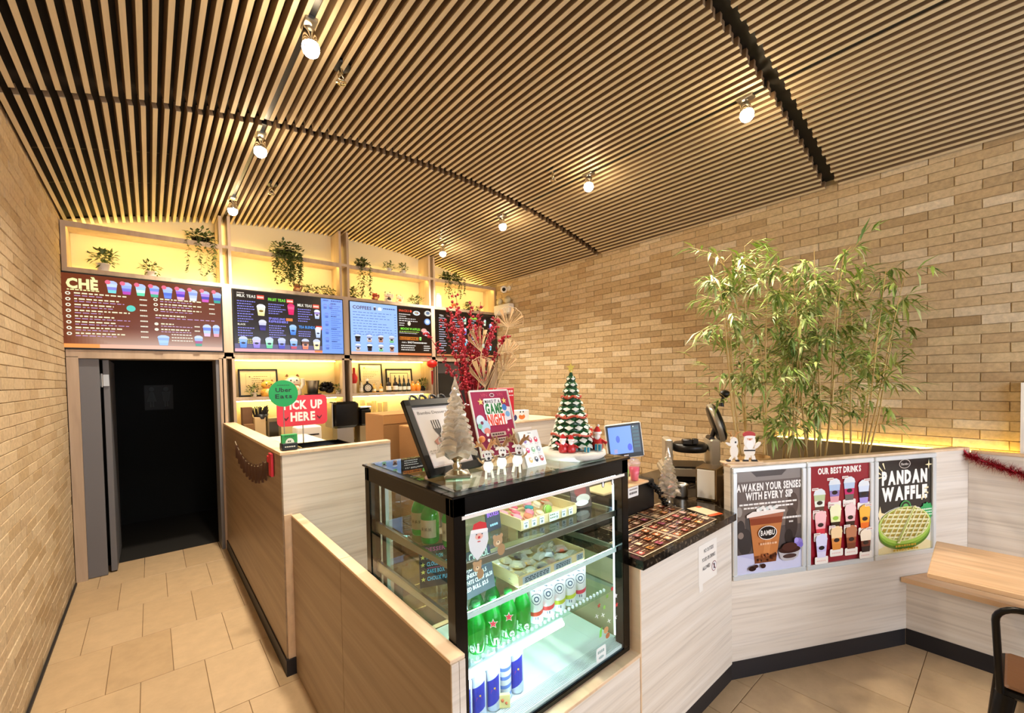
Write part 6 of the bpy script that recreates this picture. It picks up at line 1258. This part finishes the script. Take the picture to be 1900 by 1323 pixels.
def po2(F, w, h, b):
    F.rect(b, b, w-b, h-b, '#8f1c2a'); F.text('OUR BEST DRINKS', w/2, h-b-.052, .036, '#f6f0ec', 'c', .045, .335)
    P_ = [[(['#5a4238', '#e8f0e4', '#b8c89a'], .350), (['#e0a0a8', '#8f7ab8', '#b0c8e8'], .410), (['#6a6460', '#c83070', '#b8cce8'], .415), (['#a89ae0', '#2a2438', '#d0dcf0'], .385)],
          [(['#d83a4a', '#f0a8b0', '#f4c0c4'], .205), (['#2a1c14', '#e8eab0', '#f0f0c8'], .240), (['#3a2420', '#e8b8bc', '#f0d0d0'], .235), (['#e8702a', '#f0a030', '#f4b848'], .215)],
          [(['#d8d4f0', '#c4c0ea', '#d8d8f4'], .055), (['#d88a3a', '#e09048', '#f0d0a0'], .095), (['#7a4028', '#96502f', '#b87a58'], .090), (['#24161c', '#6a3428', '#f0e0c8'], .055)]]
    for r_ in range(3):
        for k in range(4):
            cols, z = P_[r_][k]; z = .06+(z-.055)*.93; x = b+.075+.113*k; F.rrect(x-.050, z-.028, x+.050, z+.018, .008, '#f0eae2'); F.lines(x-.035, x+.035, z-.012, .008, '#e8c8c0', k, 1)
            cup_print(F, x, z+.012, .086, .148, cols, '#dfe6ee' if r_ == 0 else cols[-1], '#251a1c' if not (r_ == 1 and k == 1) else '#9acc50'); F.rect(x-.058 if k < 3 else x+.0, z+.150, x-.010 if k < 3 else x+.055, z+.166, '#f0eae2').lines(x-.052 if k < 3 else x+.006, x-.014 if k < 3 else x+.05, z+.155, .006, '#a86a70', k, 1)
def po3(F, w, h, b):
    F.rect(b, b, w-b, h-b, '#26221f'); F.poly([(b, b), (w-b, b), (w-b, b+.22), (w*.5, b+.30), (b, b+.20)], '#ece6d2').ell(w/2, .195, .245, .135, '#e8e4da', 30)
    F.poly([(b, b), (w-b, b), (w-b, b+.045), (w-.1, b+.075), (b+.06, b+.05), (b, b+.03)], '#ecdfa8')
    F.ell(w/2, h-b-.030, .048, .030, '#c8c0b8').ell(w/2, h-b-.030, .043, .026, '#26221f'); F.text('Bambu', w/2, h-b-.038, .016, '#d8d0c8', 'c', .01, .06)
    F.text('PANDAN', w/2, h-.183, .078, '#fbf9f4', 'c', .07, .385, .10); F.text('WAFFLE', w/2, h-.288, .078, '#fbf9f4', 'c', .07, .385, .10)
    for (cx, cz, r_, rot) in ((.06, h-.27, 0, 0),): pass
    for a, bb in (((.035, h-.06), (.075, h-.10)), ((.075, h-.045), (.092, h-.085)), ((.03, h-.14), (.07, h-.135)), ((.03, h-.10), (.06, h-.118)), ((.462, h-.225), (.425, h-.235)), ((.46, h-.265), (.43, h-.25)), ((.44, h-.30), (.425, h-.27)), ((.405, h-.305), (.41, h-.275))):
        d = Vector((bb[0]-a[0], bb[1]-a[1])); n_ = Vector((-d.y, d.x)).normalized()*.006; F.poly([(a[0]-n_.x, a[1]-n_.y), (bb[0]-n_.x*.4, bb[1]-n_.y*.4), (bb[0]+n_.x*.4, bb[1]+n_.y*.4), (a[0]+n_.x, a[1]+n_.y)], '#f4e6b8')
    F.star(.462, h-.075, .032, '#f4e6b8', 4, .25).star(.052, h-.375, .055, '#f0dfae', 4, .28)
    F.ell(w/2+.005, h-.345, .048, .048, '#3f8f4a').ell(w/2+.005, h-.345, .038, .038, '#26221f').ell(w/2+.005, h-.345, .026, .026, '#5fb05a').rrect(w/2-.046, h-.392, w/2+.056, h-.368, .005, '#e0ecd8').lines(w/2-.04, w/2+.05, h-.386, .010, '#3f8f4a', 3, 1)
    F.star(.448, h-.385, .062, '#2fa35a', 12, .85); 
    for k in range(3): F.lines(.405, .492, h-.375-.018*k, .009, '#d8f0dc', k, 1)
    cx, cz = w/2-.002, .205
    F.ell(cx, cz-.045, .218, .112, '#4f7a1e', 34).ell(cx, cz-.022, .220, .118, '#7fae34', 34).ell(cx, cz, .224, .122, '#a6cc54', 34).ell(cx, cz+.010, .212, .112, '#e6dfa0', 34).ell(cx, cz+.010, .206, .106, '#8fb53e', 34)
    F.ell(cx, cz+.010, .200, .101, '#a98e38', 34)
    def chord(px, pz, dx, dz, wd, col):
        A_, B_, R1, R2 = px, pz, .205, .106; a_ = (dx/R1)**2+(dz/R2)**2; b_ = 2*(A_*dx/R1**2+B_*dz/R2**2); c_ = (A_/R1)**2+(B_/R2)**2-1; D_ = b_*b_-4*a_*c_
        if D_ <= 0: return
        t0, t1 = (-b_-D_**.5)/2/a_, (-b_+D_**.5)/2/a_; L_ = (dx*dx+dz*dz)**.5; nx_, nz_ = -dz/L_*wd, dx/L_*wd*.7; X_, Z_ = cx, cz+.010
        F.poly([(X_+px+dx*t0-nx_, Z_+pz+dz*t0-nz_), (X_+px+dx*t1-nx_, Z_+pz+dz*t1-nz_), (X_+px+dx*t1+nx_, Z_+pz+dz*t1+nz_), (X_+px+dx*t0+nx_, Z_+pz+dz*t0+nz_)], col)
    for k in range(-5, 6): chord(k*.046, 0, .137, .228, .0065, '#d5d88a'); chord(0, k*.030, .23, -.022 if k % 2 else -.015, .0085, '#d5d88a')
    for k in range(-5, 6): chord(k*.046+.002, .003, .137, .228, .0035, '#f1ebc0'); chord(0, k*.030+.003, .23, -.022 if k % 2 else -.015, .0045, '#f1ebc0')
    F.poly([(cx-.075, cz-.108), (cx-.052, cz-.112), (cx+.085, cz+.122), (cx+.066, cz+.124)], '#ece6ac').poly([(cx-.068, cz-.10), (cx-.058, cz-.102), (cx+.078, cz+.118), (cx+.071, cz+.119)], '#93a838')
    F.lines(w/2-.09, w/2+.09, b+.040, .012, '#c8a428', 8, 1).lines(w/2-.11, w/2+.10, b+.014, .012, '#c8a428', 9, 1)
snap(.004, 'left framed poster: large iced coffee cup under white headline', po1); snap(.530, 'middle framed poster: twelve drinks on dark red', po2); snap(1.058, 'right framed poster: green waffle on black', po3)
# wooden santa + reindeer ornament on the panel corner
p = dp(.105, .030, 1.273); q = thing('santa_cutout', 'flat wooden ornament of Santa and a reindeer on the corner of the angled panel', 'ornament', p, RZ-.25)
part('base', MB().cbox(-.115, .115, -.028, .028, 0, .010, .002), M['cap'], q)
flatfig(q, [(el(.045, .075, .034, .045), '#efe6da'), ([(.012, .078), (.078, .078), (.078, .070), (.012, .070)], '#1c1614'), (el(.045, .128, .034, .044), '#f4f0ea'), (el(.045, .108, .020, .030), '#fbf8f4'), (el(.045, .146, .017, .012), '#e8c0a0'), (el(.042, .168, .036, .020), '#b83a38'), (el(.045, .155, .034, .008), '#f6f2ee'), (el(.045, .139, .004, .004), '#c85a4a'), ([(.020, .045), (.040, .045), (.036, .012), (.014, .012)], '#efe6da'), ([(.052, .045), (.072, .045), (.080, .012), (.058, .012)], '#efe6da'), ([(.008, .020), (.036, .020), (.036, .010), (.004, .010)], '#1c1614'), ([(.056, .020), (.084, .020), (.090, .010), (.056, .010)], '#1c1614'), (el(.088, .105, .026, .010, a=.8), '#efe6da')], name='santa', label='Santa figure with white beard and red cap')
flatfig(q, [(el(-.045, .070, .024, .040), '#f0e8dc'), (el(-.045, .125, .022, .030), '#f2ece2'), (el(-.040, .118, .008, .010), '#f8f4ee'), (el(-.038, .124, .005, .006), '#1a1412'), (el(-.075, .112, .022, .008, a=-.5), '#f0e8dc'), (el(-.060, .150, .010, .005, a=.8), '#e8d8c0'), ([(-.062, .04), (-.048, .04), (-.064, .012), (-.082, .012)], '#f0e8dc'), ([(-.042, .04), (-.030, .04), (-.024, .012), (-.036, .012)], '#f0e8dc'), (el(-.08, .016, .014, .006), '#1c1614'), (el(-.028, .016, .012, .006), '#1c1614')], name='reindeer', label='white reindeer figure')
m_ = MB(); m_.col = S('#c08a50')
for e in (-1, 1): m_.tube([(-.045+e*.006, .0, .150), (-.045+e*.022, 0, .178), (-.045+e*.040, 0, .186)], [.004, .004, .002], 6).tube([(-.045+e*.018, 0, .172), (-.045+e*.014, 0, .192)], [.003, .002], 6)
part('antlers', m_, M['matte'], q)
single('round_basket', MB().lathe([(0, 0), (.05, 0), (.085, .03), (.095, .10), (.085, .13), (.08, .128), (.08, .05), (0, .02)], 20), plain('straw_tan', '#a8824c', .8, bump=.6, bscale=120), 'small tan woven bowl behind the Santa ornament', 'basket', dp(.36, .20, 1.14))
single('soap_tub', MB().cbox(-.05, .05, -.04, .04, 0, .10, .01), plain('amber_tub', '#9a6a2a', .5), 'small amber tub on the granite beside the napkin box', 'container', (2.92, 1.30, GZ))
# tinsel
t = thing('tinsel_garland', 'red tinsel garland hung along the bench back', 'garland', (4.235, 0, 0)); m_ = MB(); rr = random.Random(4); pts_ = [Vector((-.012, .235-.05*i, 1.235-.006*i-.10*math.sin(min(1, i/9)*1.4)*(1 if i < 12 else 1))) for i in range(20)]
for k in range(2600):
    u = rr.uniform(0, 18.9); i = int(u); p = pts_[i].lerp(pts_[i+1], u-i); d = Vector((rr.gauss(-.25, .7), rr.gauss(0, 1), rr.gauss(0, 1))).normalized()*rr.uniform(.03, .075); s_ = d.cross(Vector((rr.random(), rr.random(), rr.random()))).normalized()*.0022; m_.add([p-s_, p+s_, p+d], [(0, 1, 2)])
part('strands', m_, plain('tinsel_red', '#a81428', .25, .6), t, stuff=True); part('cord', MB().tube(pts_, .004, 5), M['red'], t)

# ================================================================== TABLE AND CHAIR
t = thing('dining_table', 'rectangular pale wooden table before the bench at the right edge', 'table', (3.385, -.05, 0), .03)
part('tabletop', MB().cbox(-.31, .31, -.60, .345, .722, .75, .004), M['table'], t); part('pedestal', MB().tube([(0, -.25, .03), (0, -.25, .72)], .04, 14).cbox(-.22, .22, -.45, -.05, .70, .721, .003), M['black'], t); part('foot', MB().cbox(-.25, .25, -.50, 0, 0, .025, .006), M['black'], t)
t = thing('metal_chair', 'black metal cafe chair with a brown wooden seat pulled up to the table', 'chair', (2.91, -.145, 0), 0)
cm = plain('chair_metal', '#15120f', .3, .6)
part('seat_frame', MB().cbox(-.19, .20, -.19, .19, .415, .440, .012), cm, t); part('seat', MB().cbox(-.165, .175, -.165, .165, .441, .456, .008), plain('seat_wood', '#6b4526', .45, bump=.2), t, 'brown wooden seat board')
hp = []
def hoop(f, y): return (-.18-.085*f, y*(1+.10*f), .43+.40*f)
for k in range(7): hp.append(hoop(.82*k/6, .175))
for k in range(1, 7): an = PI/2*k/6; hp.append(hoop(.82+.18*math.sin(an), .175-.07*(1-math.cos(an))))
hp += [(x, -y, z) for x, y, z in reversed(hp)]
part('back_frame', MB().tube(hp, .0125, 10), cm, t)
part('back_slat', MB().prism([(-.05, .44), (.05, .44), (.035, .80), (-.035, .80)], -.004, .004, 'x', Matrix.Translation((-.19, 0, 0)) @ Matrix.Rotation(-.16, 4, 'Y') @ Matrix.Translation((.07, 0, 0))), cm, t)
def leg(x0, y0, x1, y1): return MB().tube([(x0, y0, .42), (x1, y1, .0)], [.034, .018], 8)
for a in ((-.16, .16, -.24, .215), (-.16, -.16, -.24, -.215), (.16, .16, .23, .21), (.16, -.16, .23, -.21)): part('leg', leg(*a), cm, t)
part('brace', MB().tube([(-.17, .17, .30), (.17, -.17, .30)], .008, 6).tube([(-.17, -.17, .30), (.17, .17, .30)], .008, 6), cm, t)

# ================================================================== BAMBOO
random.seed(11)
proto = None
LM = []
for k, (L, W) in enumerate(((.155, .021), (.125, .018), (.10, .015))):
    m_ = MB(); leaf_at(m_, Vector((0, 0, 0)), Vector((1, 0, 0)), L, W, .5); LM.append(m_.mesh('leaf', M['bamboo_leaf']))
def bamboo(s0, n_, H, label, seed, spread, nb, lean=(0, 0)):
    rr = random.Random(seed); base = Vector(dp(s0, .29, 1.061)); t = thing('bamboo_plant', label, 'bamboo', tuple(base), 0, 'artificial bamboo clumps behind the posters'); sprs = []
    for c in range(n_):
        a = rr.uniform(0, 6.28); b0 = Vector((math.cos(a)*.055, math.sin(a)*.055, 0)); h = H*rr.uniform(.78, 1.0); tip = Vector((b0.x*2+rr.gauss(lean[0], .09), b0.y*2+rr.gauss(lean[1], .07), h))
        pts_ = [b0, b0.lerp(tip, .35)+Vector((b0.x*.3, b0.y*.3, 0)), b0.lerp(tip, .7), tip]; m_ = MB(); m_.tube(pts_, [.006, .0055, .004, .0015], 7)
        for j in range(1, 9): u = j/9*3; i = min(int(u), 2); p = pts_[i].lerp(pts_[i+1], u-i); m_.ball(p, .0072-.0004*j, 6, 4, None, (1, 1, .5))
        part('culm', m_, M['culm'], t)
        for j in range(nb):
            u = rr.uniform(.16, 1)**.8*3*.999; i = min(int(u), 2); p = pts_[i].lerp(pts_[i+1], u-i); ang = rr.uniform(0, 6.28); Lb = spread*rr.uniform(.35, 1)*(1-.35*u/3)
            e = p+Vector((math.cos(ang)*Lb, math.sin(ang)*Lb*.75, Lb*rr.uniform(.0, .75))); 
            if e.x+base.x > 4.24: e.x = 4.24-base.x-rr.random()*.08
            if (e+base-P0).dot(DD) < .34 and e.z+base.z < 1.70: continue
            sprs.append((p, e))
    m_ = MB(); lv = []
    for p, e in sprs:
        mid = p.lerp(e, .55)+Vector((0, 0, .03)); m_.tube([p, mid, e], .0012, 3)
        dmain = (e-mid).normalized()
        for k in range(9):
            f = rr.uniform(.3, 1); q0 = p.lerp(e, f)+Vector((0, 0, .02*math.sin(f*3))); d = (dmain+Vector((rr.gauss(0, .6), rr.gauss(0, .6), rr.gauss(-.25, .45)))).normalized(); lv.append((q0, d))
    part('twigs', m_, M['culm'], t)
    lv.sort(key=lambda z: (base+z[0]-CAM).length)
    for q0, d in lv[:280]:
        o = obj('leaf', LM[rr.randrange(3)], t, q0); o.rotation_euler = d.to_track_quat('X', 'Z').to_euler(); 
    m_ = MB()
    for q0, d in lv[280:]: leaf_at(m_, q0, d, rr.choice((.155, .125, .10)), .019, .5)
    if len(lv) > 280: part('foliage', m_, M['bamboo_leaf'], t, stuff=True)
bamboo(.42, 6, 1.66, 'bamboo clump farthest left, behind the iced coffee poster', 1, .40, 15, (-.06, .02))
bamboo(.62, 5, 1.25, 'low leafy bamboo clump second from the left', 2, .34, 15)
bamboo(.92, 7, 1.58, 'bamboo clump in the middle, behind the twelve drinks poster', 3, .38, 15)
bamboo(1.28, 6, 1.50, 'bamboo clump farthest right, behind the waffle poster', 5, .46, 15, (.10, -.02))
